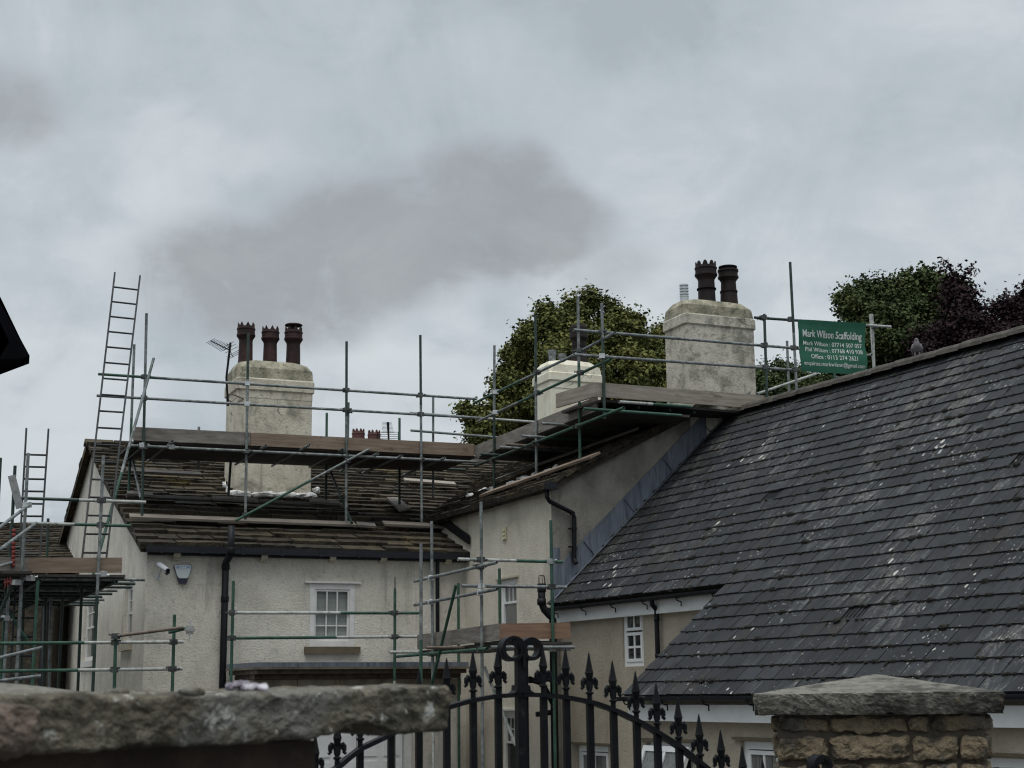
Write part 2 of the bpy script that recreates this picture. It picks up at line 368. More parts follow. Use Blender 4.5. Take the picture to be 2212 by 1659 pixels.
M['stack'] = mat('cream_chimney_render', [(0.3, (0.44, 0.40, 0.315)), (0.5, (0.58, 0.53, 0.425)), (0.7, (0.66, 0.61, 0.50))], 0.95, scale=2.5, bump=0.6, bscale=24, bdist=0.02,
                 over=[((0.15, 0.14, 0.11), 2.2, 0.52, 0.70, 0.75, (1, 1, 0.7)), ((0.22, 0.205, 0.16), 9, 0.53, 0.68, 0.6, (1, 1, 1)), ((0.16, 0.15, 0.12), 4.5, 0.57, 0.72, 0.6, (1, 1, 0.15))])
add_cracks(M['stack'], 1.3, 0.012, (0.05, 0.045, 0.035), 0.95)
M['stack_grey'] = mat('lichened_chimney_render', [(0.3, (0.42, 0.39, 0.32)), (0.5, (0.55, 0.51, 0.425)), (0.7, (0.63, 0.59, 0.50))], 0.95, scale=2.0, bump=0.7, bscale=22, bdist=0.02,
                      over=[((0.13, 0.125, 0.105), 2.0, 0.48, 0.66, 0.75, (1, 1, 0.7)), ((0.18, 0.175, 0.145), 9, 0.50, 0.66, 0.65, (1, 1, 1)), ((0.14, 0.135, 0.115), 4, 0.55, 0.72, 0.6, (1, 1, 0.15))])
add_cracks(M['stack_grey'], 1.1, 0.008, (0.07, 0.065, 0.05), 0.7)
M['stack_dirty'] = mat('mossy_chimney_top', [(0.3, (0.13, 0.125, 0.09)), (0.5, (0.28, 0.26, 0.19)), (0.7, (0.46, 0.42, 0.32))], 0.98, scale=4.0, bump=0.8, bscale=22, bdist=0.02,
                       over=[((0.08, 0.08, 0.055), 7, 0.52, 0.66, 0.7, (1, 1, 1))])
M['stack_white'] = mat('white_chimney_render', [(0.3, (0.58, 0.54, 0.42)), (0.5, (0.72, 0.68, 0.55)), (0.7, (0.78, 0.75, 0.64))], 0.95, scale=2.5, bump=0.4, bscale=26, bdist=0.015,
                       over=[((0.30, 0.27, 0.18), 2.6, 0.56, 0.72, 0.6, (1, 1, 0.8))])
add_cracks(M['stack_white'], 1.2, 0.010, (0.12, 0.11, 0.08), 0.9)
M['stone_slate'] = mat('stone_slate', [(0.15, (0.024, 0.021, 0.0165)), (0.4, (0.048, 0.041, 0.031)), (0.65, (0.078, 0.064, 0.044)), (0.9, (0.125, 0.099, 0.057))], 0.92, scale=6, island=0.4, bump=1.0, bscale=16, bdist=0.04, spec=.2,
                       over=[((0.009, 0.0088, 0.008), 4, 0.47, 0.66, 0.8, (1, 1, 1)), ((0.17, 0.12, 0.045), 0.9, 0.59, 0.70, 0.55, (1, 1, 1)), ((0.11, 0.10, 0.082), 16, 0.60, 0.72, 0.5, (1, 1, 1))])
M['tile'] = mat('dark_slate_tile', [(0.2, (0.0195, 0.0215, 0.0245)), (0.5, (0.028, 0.031, 0.0352)), (0.85, (0.042, 0.0465, 0.052))], 0.75, scale=3, island=0.45, coord='UV', stretch=(1, 0.5, 1), bump=0.35, bscale=90, bdist=0.006, spec=0.22,
                over=[((0.016, 0.0155, 0.0155), 3.2, 0.46, 0.66, 0.75, (1.6, 0.6, 1)), ((0.040, 0.033, 0.028), 1.5, 0.53, 0.68, 0.65, (1.3, 0.6, 1)), ((0.012, 0.012, 0.012), 26, 0.57, 0.68, 0.6, (1, 0.7, 1))])
add_lichen(M['tile'], (0.20, 0.20, 0.18))
add_spots(M['tile'], 6.5, 0.36, (0.50, 0.50, 0.45), mask=(0.46, 0.70), mscale=0.7, stretch=(1.25, .9, 1))
add_spots(M['tile'], 20, 0.40, (0.36, 0.36, 0.33), mask=(0.43, 0.68), mscale=1.1, stretch=(1.2, .9, 1))
M['moss'] = mat('dark_moss', [(0.3, (0.010, 0.011, 0.009)), (0.7, (0.026, 0.025, 0.018))], 1.0, scale=20)
M['ridge_tile'] = mat('mossy_ridge_tile', [(0.3, (0.035, 0.031, 0.026)), (0.5, (0.062, 0.054, 0.045)), (0.75, (0.10, 0.088, 0.07))], 0.95, scale=6, bump=0.8, bscale=20, bdist=0.02,
                      over=[((0.02, 0.019, 0.015), 5, 0.5, 0.65, 0.7, (1, 1, 1)), ((0.33, 0.32, 0.27), 9, 0.66, 0.72, 0.8, (1, 1, 1))])
M['lead'] = mat('lead_sheet', [(0.3, (0.095, 0.108, 0.135)), (0.5, (0.145, 0.162, 0.195)), (0.7, (0.20, 0.22, 0.255))], 0.55, 0.2, scale=3, stretch=(4, 4, 0.6), over=[((0.04, 0.047, 0.06), 5, 0.52, 0.68, 0.75, (3, 3, 0.35))])
M['black'] = mat('black_plastic', [(0.3, (0.005, 0.006, 0.008)), (0.7, (0.010, 0.011, 0.014))], 0.5, scale=6, spec=0.22)
M['gutter'] = mat('weathered_black_gutter', [(0.3, (0.008, 0.009, 0.013)), (0.7, (0.019, 0.021, 0.028))], 0.5, scale=5, stretch=(0.5, 0.5, 6), spec=0.25)
M['iron'] = mat('black_painted_iron', [(0.3, (0.004, 0.0045, 0.006)), (0.6, (0.007, 0.008, 0.010)), (0.8, (0.016, 0.016, 0.017))], 0.5, scale=14, bump=0.3, bscale=60, bdist=0.004, spec=0.13,
                over=[((0.042, 0.040, 0.037), 22, 0.60, 0.72, 0.5, (1, 1, 1))])
M['galv'] = mat('galvanised_tube', [(0.3, (0.11, 0.12, 0.122)), (0.5, (0.19, 0.205, 0.205)), (0.7, (0.32, 0.335, 0.33))], 0.6, 0.25, scale=9, bump=0.2, bscale=50, bdist=0.004, spec=.35,
                over=[((0.07, 0.078, 0.075), 13, 0.52, 0.66, 0.7, (1, 1, 1)), ((0.035, 0.06, 0.05), 2.4, 0.55, 0.66, 0.6, (1, 1, 1))])
M['white_tube'] = mat('whitish_worn_tube', [(0.3, (0.28, 0.29, 0.275)), (0.5, (0.39, 0.405, 0.38)), (0.7, (0.48, 0.495, 0.465))], 0.65, 0.0, scale=8, bump=0.2, bscale=50, bdist=0.004, spec=.25,
                      over=[((0.10, 0.105, 0.10), 12, 0.53, 0.66, 0.8, (1, 1, 1)), ((0.06, 0.12, 0.085), 3.4, 0.58, 0.68, 0.6, (1, 1, 1)), ((0.13, 0.075, 0.045), 9, 0.66, 0.72, .7, (1, 1, 1))])
M['green'] = mat('green_painted_tube', [(0.3, (0.022, 0.058, 0.040)), (0.5, (0.034, 0.085, 0.060)), (0.7, (0.060, 0.125, 0.09))], 0.55, 0.0, scale=7, bump=0.15, bscale=50, bdist=0.003, spec=.3,
                 over=[((0.26, 0.28, 0.265), 9, 0.62, 0.72, 0.6, (1, 1, 1)), ((0.02, 0.03, 0.025), 14, 0.6, 0.7, .5, (1, 1, 1))])
M['dkgreen'] = mat('dark_green_tube', [(0.3, (0.012, 0.026, 0.021)), (0.5, (0.02, 0.042, 0.033)), (0.7, (0.04, 0.066, 0.054))], 0.5, 0.1, scale=7, over=[((0.16, 0.17, 0.165), 9, 0.64, 0.74, 0.6, (1, 1, 1))])
M['rust_tube'] = mat('rusty_tube', [(0.3, (0.09, 0.065, 0.05)), (0.7, (0.19, 0.15, 0.12))], 0.7, 0.2, scale=10)
M['coupler'] = mat('steel_coupler', [(0.3, (0.04, 0.042, 0.042)), (0.7, (0.14, 0.145, 0.14))], 0.5, 0.6, scale=20)
M['coupler_new'] = mat('zinc_coupler', [(0.3, (0.45, 0.46, 0.46)), (0.7, (0.68, 0.69, 0.68))], 0.35, 0.7, scale=15)
M['wood_grey'] = mat('weathered_board', [(0.3, (0.12, 0.105, 0.09)), (0.5, (0.185, 0.165, 0.145)), (0.7, (0.26, 0.24, 0.215))], 0.9, scale=3, stretch=(1, 1, 6), bump=0.3, bscale=30, bdist=0.006,
                     over=[((0.08, 0.065, 0.055), 6, 0.58, 0.7, 0.6, (0.6, 0.6, 1.5)), ((0.38, 0.37, 0.34), 7, 0.68, 0.74, 0.6, (1, 1, 1))])
M['wood_brown'] = mat('brown_board', [(0.3, (0.14, 0.10, 0.073)), (0.5, (0.205, 0.15, 0.11)), (0.7, (0.27, 0.205, 0.155))], 0.85, scale=3, stretch=(0.7, 0.7, 7), bump=0.25, bscale=30, bdist=0.005,
                      over=[((0.085, 0.058, 0.04), 4, 0.6, 0.68, 0.6, (0.8, 0.8, 1.6))])
M['wood_tan'] = mat('tan_board', [(0.3, (0.19, 0.163, 0.132)), (0.5, (0.265, 0.23, 0.19)), (0.7, (0.34, 0.305, 0.26))], 0.85, scale=3, stretch=(0.7, 0.7, 8), over=[((0.11, 0.088, 0.068), 3.5, 0.58, 0.68, 0.65, (0.5, 0.5, 2.5))])
M['wood_red'] = mat('reddish_board', [(0.3, (0.17, 0.095, 0.06)), (0.5, (0.24, 0.145, 0.095)), (0.7, (0.30, 0.19, 0.13))], 0.85, scale=3, stretch=(0.6, 0.6, 9), over=[((0.11, 0.055, 0.035), 4, 0.58, 0.68, 0.6, (0.6, 0.6, 2))])
M['wood_dark'] = mat('dark_board', [(0.3, (0.028, 0.024, 0.021)), (0.7, (0.065, 0.057, 0.05))], 0.9, scale=3, stretch=(1, 1, 5))  # wood colour darkened to deepen the shade seen under the scaffold decks
M['pot'] = mat('brown_chimney_pot', [(0.3, (0.018, 0.010, 0.0095)), (0.5, (0.036, 0.018, 0.0165)), (0.75, (0.068, 0.034, 0.030))], 0.65, scale=6, spec=.22, over=[((0.013, 0.011, 0.011), 3, 0.48, 0.68, 0.75, (1, 1, 0.5))])
M['pot_black'] = mat('sooty_chimney_pot', [(0.3, (0.010, 0.0075, 0.0075)), (0.7, (0.028, 0.018, 0.017))], 0.65, scale=6, spec=.22)
M['pot_red'] = mat('red_chimney_pot', [(0.3, (0.06, 0.02, 0.018)), (0.7, (0.11, 0.04, 0.033))], 0.7, scale=6)
M['white'] = mat('white_paint', [(0.3, (0.72, 0.73, 0.72)), (0.7, (0.82, 0.83, 0.82))], 0.45, scale=5)
M['white_dull'] = mat('dull_white_paint', [(0.3, (0.60, 0.59, 0.56)), (0.7, (0.74, 0.73, 0.70))], 0.6, scale=5, over=[((0.34, 0.32, 0.28), 9, 0.58, 0.7, 0.5, (1, 1, 1))])
M['cream'] = mat('cream_stone', [(0.3, (0.40, 0.36, 0.27)), (0.7, (0.55, 0.50, 0.39))], 0.9, scale=9)
M['vent'] = mat('cream_plastic', [(0.3, (0.50, 0.47, 0.30)), (0.7, (0.58, 0.55, 0.37))], 0.6, scale=9)
M['mortar'] = mat('white_mortar', [(0.3, (0.50, 0.50, 0.48)), (0.7, (0.74, 0.74, 0.72))], 0.95, scale=9, bump=0.8, bscale=20, bdist=0.03, over=[((0.2, 0.19, 0.17), 7, 0.56, 0.66, 0.6, (1, 1, 1))])
M['glass'] = mat('window_glass', [(0.3, (0.018, 0.022, 0.022)), (0.7, (0.035, 0.042, 0.042))], 0.06, scale=2, stretch=(3, 3, 0.5), spec=0.7)
M['glass_net'] = mat('glass_with_curtain', [(0.35, (0.05, 0.052, 0.05)), (0.5, (0.17, 0.175, 0.165)), (0.65, (0.09, 0.095, 0.09))], 0.08, scale=5, stretch=(4, 4, 0.15), spec=0.6)
M['blind'] = mat('grey_blind', [(0.3, (0.27, 0.295, 0.275)), (0.7, (0.34, 0.365, 0.34))], 0.7, scale=5)
M['sill'] = mat('brown_stone', [(0.3, (0.085, 0.068, 0.042)), (0.7, (0.15, 0.122, 0.08))], 0.9, scale=7, bump=0.4, bscale=30, bdist=0.006)
M['frieze'] = mat('sandstone_frieze', [(0.3, (0.085, 0.07, 0.05)), (0.5, (0.155, 0.13, 0.095)), (0.7, (0.21, 0.18, 0.14))], 0.9, scale=2.5, stretch=(1.5, 1.5, 0.6), over=[((0.05, 0.043, 0.035), 2.2, 0.52, 0.7, 0.7, (1, 1, 0.6))])
M['banner'] = mat('green_mesh_banner', [(0.3, (0.008, 0.092, 0.05)), (0.7, (0.014, 0.118, 0.066))], 0.75, scale=3, stretch=(1, 1, 3))
M['letter'] = mat('white_lettering', [(0.3, (0.60, 0.62, 0.60)), (0.7, (0.70, 0.72, 0.70))], 0.8)
M['rubble'] = mat('rubble_stone', [(0.2, (0.11, 0.090, 0.062)), (0.5, (0.205, 0.160, 0.102)), (0.8, (0.30, 0.235, 0.15))], 0.95, scale=11, island=0.45, bump=1.0, bscale=34, bdist=0.03, nrough=.7,
                   over=[((0.035, 0.031, 0.025), 9, 0.49, 0.63, 0.85, (1, 1, 1)), ((0.17, 0.162, 0.146), 5, 0.53, 0.64, 0.75, (1, 1, 1)), ((0.42, 0.395, 0.335), 24, 0.62, 0.71, 0.6, (1, 1, 1))])
M['rubble_joint'] = mat('brown_mortar', [(0.3, (0.055, 0.046, 0.036)), (0.7, (0.12, 0.10, 0.075))], 1.0, scale=12, bump=0.8, bscale=40, bdist=0.01)
M['cap'] = mat('pillar_cap_stone', [(0.3, (0.11, 0.102, 0.084)), (0.5, (0.17, 0.16, 0.134)), (0.72, (0.24, 0.225, 0.19))], 0.95, scale=12, bump=1.0, bscale=60, bdist=0.012, nrough=.7,
                over=[((0.028, 0.026, 0.021), 4.5, 0.50, 0.62, 0.8, (1, 1, 0.7)), ((0.25, 0.19, 0.095), 7, 0.60, 0.70, 0.6, (1, 1, 1)), ((0.035, 0.033, 0.028), 30, 0.53, 0.64, 0.65, (1, 1, 1)), ((0.55, 0.55, 0.5), 9, 0.705, 0.73, 0.9, (1, 1, 2))])
M['coping'] = mat('mossy_coping_stone', [(0.3, (0.060, 0.051, 0.034)), (0.5, (0.128, 0.112, 0.080)), (0.72, (0.20, 0.182, 0.142))], 0.96, scale=16, bump=1.0, bscale=60, bdist=0.02, nrough=.72,
                   over=[((0.030, 0.027, 0.018), 9, 0.48, 0.63, 0.8, (1, 1, 1)), ((0.165, 0.16, 0.142), 5, 0.52, 0.64, 0.7, (1, 1, 1)), ((0.42, 0.42, 0.38), 28, 0.575, 0.65, 0.85, (1, 1, 1))])
M['pink_stone'] = mat('reddish_rough_stone', [(0.3, (0.07, 0.052, 0.040)), (0.5, (0.14, 0.105, 0.083)), (0.72, (0.25, 0.195, 0.16))], 0.95, scale=22, bump=1.0, bscale=60, bdist=0.02, over=[((0.03, 0.024, 0.018), 14, 0.5, 0.62, 0.8, (1, 1, 1))])
M['dark_stone'] = mat('dark_wall_stone', [(0.3, (0.035, 0.025, 0.019)), (0.7, (0.10, 0.075, 0.056))], 0.95, scale=9, bump=0.8, bscale=30, bdist=0.01)
M['barn'] = mat('barn_rubble', [(0.2, (0.02, 0.016, 0.012)), (0.5, (0.05, 0.040, 0.028)), (0.8, (0.085, 0.068, 0.046))], 0.95, scale=3, bump=1.0, bscale=5, bdist=0.08)  # rubble colour lowered to carry the shade of the scaffold deck
M['bark'] = mat('bark', [(0.3, (0.03, 0.025, 0.02)), (0.7, (0.07, 0.058, 0.045))], 0.95, scale=8)
M['leaf'] = mat('sycamore_leaf', [(0.3, (0.046, 0.057, 0.019)), (0.48, (0.094, 0.107, 0.034)), (0.6, (0.15, 0.152, 0.048)), (0.75, (0.21, 0.195, 0.064))], 0.85, scale=0.8, island=0.3, spec=0.1)
M['leaf_dk'] = mat('dark_green_leaf', [(0.3, (0.026, 0.040, 0.017)), (0.5, (0.057, 0.080, 0.032)), (0.72, (0.108, 0.128, 0.050))], 0.85, scale=0.8, island=0.3, spec=0.1)
M['leaf_purple'] = mat('copper_beech_leaf', [(0.3, (0.014, 0.009, 0.011)), (0.5, (0.030, 0.018, 0.021)), (0.72, (0.058, 0.034, 0.036))], 0.8, scale=0.8, island=0.35, spec=0.12)
M['alu'] = mat('aluminium', [(0.3, (0.026, 0.028, 0.031)), (0.7, (0.060, 0.063, 0.066))], 0.7, 0.0, scale=5, spec=.2)  # darkened in colour so the ladders read as silhouettes against the sky
M['alu_bright'] = mat('bright_aluminium', [(0.3, (0.20, 0.205, 0.205)), (0.7, (0.33, 0.335, 0.335))], 0.55, 0.1, scale=6)
M['red'] = mat('red_plastic', [(0.3, (0.15, 0.016, 0.013)), (0.7, (0.24, 0.032, 0.026))], 0.7)
M['navy'] = mat('navy_plastic', [(0.3, (0.006, 0.006, 0.03)), (0.7, (0.01, 0.01, 0.045))], 0.3)
M['paleblue'] = mat('faded_blue', [(0.3, (0.20, 0.30, 0.42)), (0.7, (0.30, 0.40, 0.50))], 0.4)
M['boxface'] = mat('pale_grey_plastic', [(0.3, (0.45, 0.50, 0.51)), (0.7, (0.53, 0.57, 0.58))], 0.35)
M['cctv'] = mat('silver_paint', [(0.3, (0.45, 0.46, 0.50)), (0.7, (0.60, 0.61, 0.65))], 0.35, 0.4)
M['pigeon'] = mat('grey_feathers', [(0.3, (0.10, 0.09, 0.10)), (0.7, (0.20, 0.18, 0.19))], 0.8, scale=18)
M['scrap'] = mat('mauve_scrap', [(0.35, (0.06, 0.05, 0.065)), (0.5, (0.17, 0.15, 0.18)), (0.66, (0.55, 0.53, 0.56))], 0.9, scale=45)
M['ground'] = mat('ground', [(0.3, (0.05, 0.05, 0.048)), (0.7, (0.09, 0.088, 0.08))], 0.95, scale=0.6, bump=0.3, bscale=12)
M['soffit'] = mat('black_soffit', [(0.3, (0.003, 0.003, 0.004)), (0.7, (0.006, 0.006, 0.008))], 0.9, spec=0.03)# ------------------------------------------------------------------ ground (courtyard 0 m, road by the camera 0.85 m)
g = MB()
def gz(x, y): t = min(1, max(0, (14 - y) / 7.5)); return 0.85 * t * t * (3 - 2 * t)
xs = [-600, -80, -40, -20, -10, -5, 0, 5, 10, 20, 40, 80, 600]; ys = [-300, -30, -5, 0, 3, 6, 7, 8, 9, 10, 11, 12, 13, 14, 18, 24, 30, 40, 80, 900]
for j in range(len(ys) - 1):
    for i in range(len(xs) - 1):
        c = [(xs[i], ys[j]), (xs[i + 1], ys[j]), (xs[i + 1], ys[j + 1]), (xs[i], ys[j + 1])]
        g.quad(*[V3(a, b, gz(a, b)) for a, b in c])
obj('ground', g, M['ground'], kind='structure')

# ------------------------------------------------------------------ frames of reference of the old house and its wings
pL = at(306.6, 1114, 25.9); pA = at(1028, 975, 28.3); pB = at(1300, 845, 23.6)
U = hor(pA - pL)                       # along the main front, left to right
Vd = hor(Z.cross(U))                   # away from the camera, up the main roof
PM = vplane(pL, pA)                    # poles of the long roof scaffold
WD = hor(pA - pB)                      # along the wing, away from the camera
PW = vplane(pB, pA)
pRend = at(1690, 862, 25.6)
PR = vplane(pB, pRend)
# slate-roofed house on the right
sE = az(-28); sN = az(62); sP = math.radians(42.5)
sA = -sE
sUp = sN * math.cos(sP) + Z * math.sin(sP)
sNor = (sA.cross(sUp)).normalized()
if sNor.z < 0: sNor = -sNor
G1 = at(1570, 1262, 19.9)
SPL = (G1, sNor)
E0 = onp(1345, 1503, SPL); F0 = onp(1193, 1295, SPL); FL = onp(1568, 897, SPL)
R0 = onp(1625, 884, SPL); R1 = onp(2212, 717, SPL)
GD = hor(FL - F0)                      # along the wing's gable wall
GP = vplane(F0, FL)
def sl_(P): d = P - E0; return d.dot(sA), d.dot(sUp)      # local (along eave, up slope)
def sp_(u, v, h=0.0): return E0 + sA * u + sUp * v + sNor * h
uG, vG = sl_(G1); uF, vF = sl_(F0); uL, vL = sl_(FL); vR = (sl_(R0)[1] + sl_(R1)[1]) / 2
UMAX = sl_(onp(2560, 1500, SPL))[0]
C = onp(1190, 1050, GP)                # near corner of the wing, at its eave
WWALL = (C, hor(WD).cross(Z))          # wing's long wall
MC = onp(318, 1180, shift(PM, -Vd * 0.72))   # near corner of the main house, at its eave
MF = (MC, -Vd)                         # main front wall
MG = (MC, U)                           # main gable wall
apex = onp(203, 962, MG)
TA = (apex - MC).dot(Vd)
eaveZ, ridgeZ = MC.z, apex.z
mslope = (ridgeZ - eaveZ) / TA
mEnd = (C - MC).dot(U) + 4.5           # main house runs on behind the wing
def mp(u, v, z): return MC + U * u + Vd * v + Z * (z - MC.z)

def cells(mb, O, a, nin, s0, s1, z0, z1, openings, dep=0.1, m=0):
    """rectangular wall face with openings, each with reveals going in by dep"""
    ss = sorted({s0, s1, *[o[0] for o in openings], *[o[1] for o in openings]}); zs = sorted({z0, z1, *[o[2] for o in openings], *[o[3] for o in openings]})
    P = lambda s, z, d=0: Vector((O.x, O.y, 0)) + a * s + Z * z + nin * d
    for i in range(len(ss) - 1):
        for j in range(len(zs) - 1):
            sm, zm = (ss[i] + ss[i + 1]) / 2, (zs[j] + zs[j + 1]) / 2
            if any(o[0] < sm < o[1] and o[2] < zm < o[3] for o in openings): continue
            mb.quad(P(ss[i], zs[j]), P(ss[i + 1], zs[j]), P(ss[i + 1], zs[j + 1]), P(ss[i], zs[j + 1]), m)
    for a0, a1, b0, b1 in openings:
        q = [(a0, b0), (a1, b0), (a1, b1), (a0, b1)]
        for k in range(4):
            (sa, za), (sb, zb) = q[k], q[(k + 1) % 4]
            mb.quad(P(sa, za), P(sb, zb), P(sb, zb, dep), P(sa, za, dep), m)

def rect(x0, y0, x1, y1, pl, a):
    """pixel rectangle on a wall plane -> (s0, s1, z0, z1) along the unit vector a from the plane's point"""
    ym, xm = (y0 + y1) / 2, (x0 + x1) / 2
    s = [(onp(x, ym, pl) - pl[0]).dot(a) for x in (x0, x1)]
    zz = [onp(xm, y, pl).z for y in (y0, y1)]
    return (min(s), max(s), min(zz), max(zz))

def window(parent, O, a, nin, op, kind='sash', cols=3, glass='glass', sill=None, lintel=None, paint='white', blind=False, set_in=0.05, rows=(2, 2), label=None):
    """joinery filling one wall opening; nin points into the wall"""
    s0, s1, z0, z1 = op; w, h = s1 - s0, z1 - z0
    P = lambda s, z, d=0: Vector((O.x, O.y, 0)) + a * s + Z * z + nin * d
    def bar(mb, sa, sb, za, zb, d0, d1, m=0):
        mb.box(P((sa + sb) / 2, (za + zb) / 2, (d0 + d1) / 2), a * (sb - sa) / 2, Z * (zb - za) / 2, nin * (d1 - d0) / 2, m)
    f = MB(); fw = min(0.085, w * 0.11)
    i = set_in
    bar(f, s0 + .002, s0 + fw, z0 + .002, z1 - .002, i, i + .09); bar(f, s1 - fw, s1 - .002, z0 + .002, z1 - .002, i, i + .09)
    bar(f, s0 + fw, s1 - fw, z1 - fw, z1 - .002, i, i + .09); bar(f, s0 + fw, s1 - fw, z0 + .002, z0 + fw * 1.1, i, i + .09)
    root = obj('window', f, M[paint], parent, label=label)
    a0, a1, b0, b1 = s0 + fw, s1 - fw, z0 + fw * 1.1, z1 - fw
    sm = MB(); gb = 0.022
    if kind == 'sash':
        zm = b0 + (b1 - b0) * 0.56 if rows[0] < rows[1] else (b0 + b1) / 2
        for (c0, c1, d, nr) in ((zm - .02, b1, i + .015, rows[0]), (b0, zm + .02, i + .05, rows[1])):
            st = 0.038
            for (x0, x1) in ((a0 + .001, a0 + st), (a1 - st, a1 - .001)): bar(sm, x0, x1, c0, c1, d, d + .033)
            bar(sm, a0 + st, a1 - st, c1 - st, c1 - .001, d, d + .033); bar(sm, a0 + st, a1 - st, c0 + .001, c0 + st * (1.0 if c0 > b0 + .1 else 1.9), d, d + .033)
            for k in range(1, cols):
                x = a0 + st + (a1 - a0 - 2 * st) * k / cols; bar(sm, x - gb / 2, x + gb / 2, c0 + st, c1 - st, d + .003, d + .028)
            for k in range(1, nr):
                y = c0 + st * 1.4 + (c1 - c0 - 2.4 * st) * k / nr; bar(sm, a0 + st, a1 - st, y - gb / 2, y + gb / 2, d + .005, d + .026)
    else:   # casement: top light over a main light, each split in columns
        zm = b0 + (b1 - b0) * 0.60 if rows[0] else b1
        lights = [(b0, zm - .012, rows[1])] + ([(zm + .012, b1, rows[0])] if rows[0] else [])
        if rows[0]: bar(sm, a0, a1, zm - .012, zm + .012, i + .02, i + .07)
        for c0, c1, nr in lights:
            st = 0.045; d = i - .012
            for (x0, x1) in ((a0 + .001, a0 + st), (a1 - st, a1 - .001)): bar(sm, x0, x1, c0, c1, d, d + .05)
            bar(sm, a0 + st, a1 - st, c1 - st, c1 - .001, d, d + .05); bar(sm, a0 + st, a1 - st, c0 + .001, c0 + st, d, d + .05)
            for k in range(1, cols):
                x = a0 + st + (a1 - a0 - 2 * st) * k / cols; bar(sm, x - .016, x + .016, c0 + st, c1 - st, d + .006, d + .044)
            for k in range(1, nr):
                y = c0 + st + (c1 - c0 - 2 * st) * k / nr; bar(sm, a0 + st, a1 - st, y - .016, y + .016, d + .008, d + .042)
    obj('sash' if kind == 'sash' else 'casement', sm, M[paint], root)
    if blind:
        b = MB(); n = 11
        for k in range(n):
            y0 = b0 + (b1 - b0) * k / n; y1 = b0 + (b1 - b0) * (k + 1) / n
            b.quad(P(a0, y0, i + .10), P(a1, y0, i + .10), P(a1, y1, i + .085), P(a0, y1, i + .085))
            b.quad(P(a0, y1, i + .085), P(a1, y1, i + .085), P(a1, y1, i + .10), P(a0, y1, i + .10))
        obj('blind', b, M['blind'], root)
    pn = MB(); bar(pn, a0 + .01, a1 - .01, b0 + .01, b1 - .01, i + .034, i + .040) if kind == 'sash' else bar(pn, a0 + .02, a1 - .02, b0 + .02, b1 - .02, i + .008, i + .014)
    if not blind: obj('pane', pn, M[glass], root)
    if sill:
        sb = MB(); bar(sb, s0 - .09, s1 + .09, z0 - .12, z0 - .002, -.07, .08)
        obj('sill', sb, M[sill], root)
    if lintel:
        lb = MB(); bar(lb, s0 - .10, s1 + .10, z1 + .015, z1 + .045, -.045, .02)
        obj('drip_ledge', lb, M[lintel], root)
    return root

def slab_roof(mb, fn, u0, u1, vlen, seed, e0=0.30, e1=0.17, l0=0.75, l1=0.35, th=0.035, left=None, right=None):
    """random-width stone slates in courses that shrink towards the ridge; fn(u, v, h) -> point"""
    r = random.Random(seed); v = -0.06; first = True
    while v < vlen:
        t = max(0, v) / vlen; ex = (e0 + (e1 - e0) * t) * r.uniform(0.9, 1.1); v1 = min(v + ex, vlen)
        ua, ub = (left(v) if left else u0), (right(v) if right else u1)
        u = ua - r.uniform(0, 0.05)
        while u < ub - 0.02:
            w = (l0 + (l1 - l0) * t) * r.uniform(0.55, 1.5); w = min(w, ub - u) if ub - (u + w) > 0.15 else ub - u + r.uniform(0, .04)
            h = th * r.uniform(0.8, 1.9); g_ = 0.028; dz = r.uniform(-.010, .010); sk = r.uniform(-.02, .02)
            n = max(2, int(w / 0.14))
            lo_t, lo_b, hi = [], [], []
            for k in range(n + 1):
                x = u + g_ / 2 + (w - g_) * k / n; jit = r.uniform(-.016, .016) + sk * (k / n - .5); hh = h + r.uniform(-.005, .005)
                lo_t.append(fn(x, v + dz + jit, hh + .02)); lo_b.append(fn(x, v + dz + jit - .006, -.03)); hi.append(fn(x, min(v1 + .12, vlen + .04), .012))
            m_ = n + 1
            vs = lo_t + lo_b + hi
            fs = [(k, k + 1, 2 * m_ + k + 1, 2 * m_ + k) for k in range(n)] + [(m_ + k, m_ + k + 1, k + 1, k) for k in range(n)] + [(m_, 0, 2 * m_), (n, m_ + n, 2 * m_ + n)]
            mb.add(vs, fs)
            u += w
        v = v1

# ------------------------------------------------------------------ main house: roughcast cottage with a stone slate roof
main = thing('main_house', 'grey roughcast cottage with stone slate roof, long black gutter and blind-covered sash window', 'house', (MC.x, MC.y, 0))
zg = -0.3
wallR = (C - MC).dot(U) - 0.05
front_end = wallR + 3.0
op_main = rect(669, 1262, 766, 1397, MF, U)
wf = MB(); cells(wf, MC, U, Vd, 0, front_end, zg, eaveZ, [op_main], 0.16)
obj('front_wall', wf, M['render'], main)
wg = MB()
vb = 2 * TA + 0.6
op_g1 = rect(181, 1283, 206, 1428, MG, Vd); op_g2 = rect(268, 1258, 286, 1390, MG, Vd)
cells(wg, MC, Vd, U, 0, vb, zg, eaveZ, [op_g1, op_g2], 0.14)
wg.poly([mp(0, 0, eaveZ), mp(0, TA, ridgeZ - .04), mp(0, 2 * TA, eaveZ), ])
wg.quad(mp(0, vb, zg), mp(front_end, vb, zg), mp(front_end, vb, eaveZ), mp(0, vb, eaveZ))
wg.quad(mp(front_end, 0, zg), mp(front_end, vb, zg), mp(front_end, vb, eaveZ), mp(front_end, 0, eaveZ))
obj('gable_wall', wg, M['render'], main)
window(main, MC, U, Vd, op_main, cols=3, rows=(1, 2), sill='sill', lintel='white_dull', paint='white_dull', blind=True, set_in=0.0, label='white sash window with grey blind and brown stone sill')
window(main, MC, Vd, U, op_g1, cols=3, rows=(2, 2), glass='glass_net', sill='white_dull', paint='white_dull', set_in=0.05)
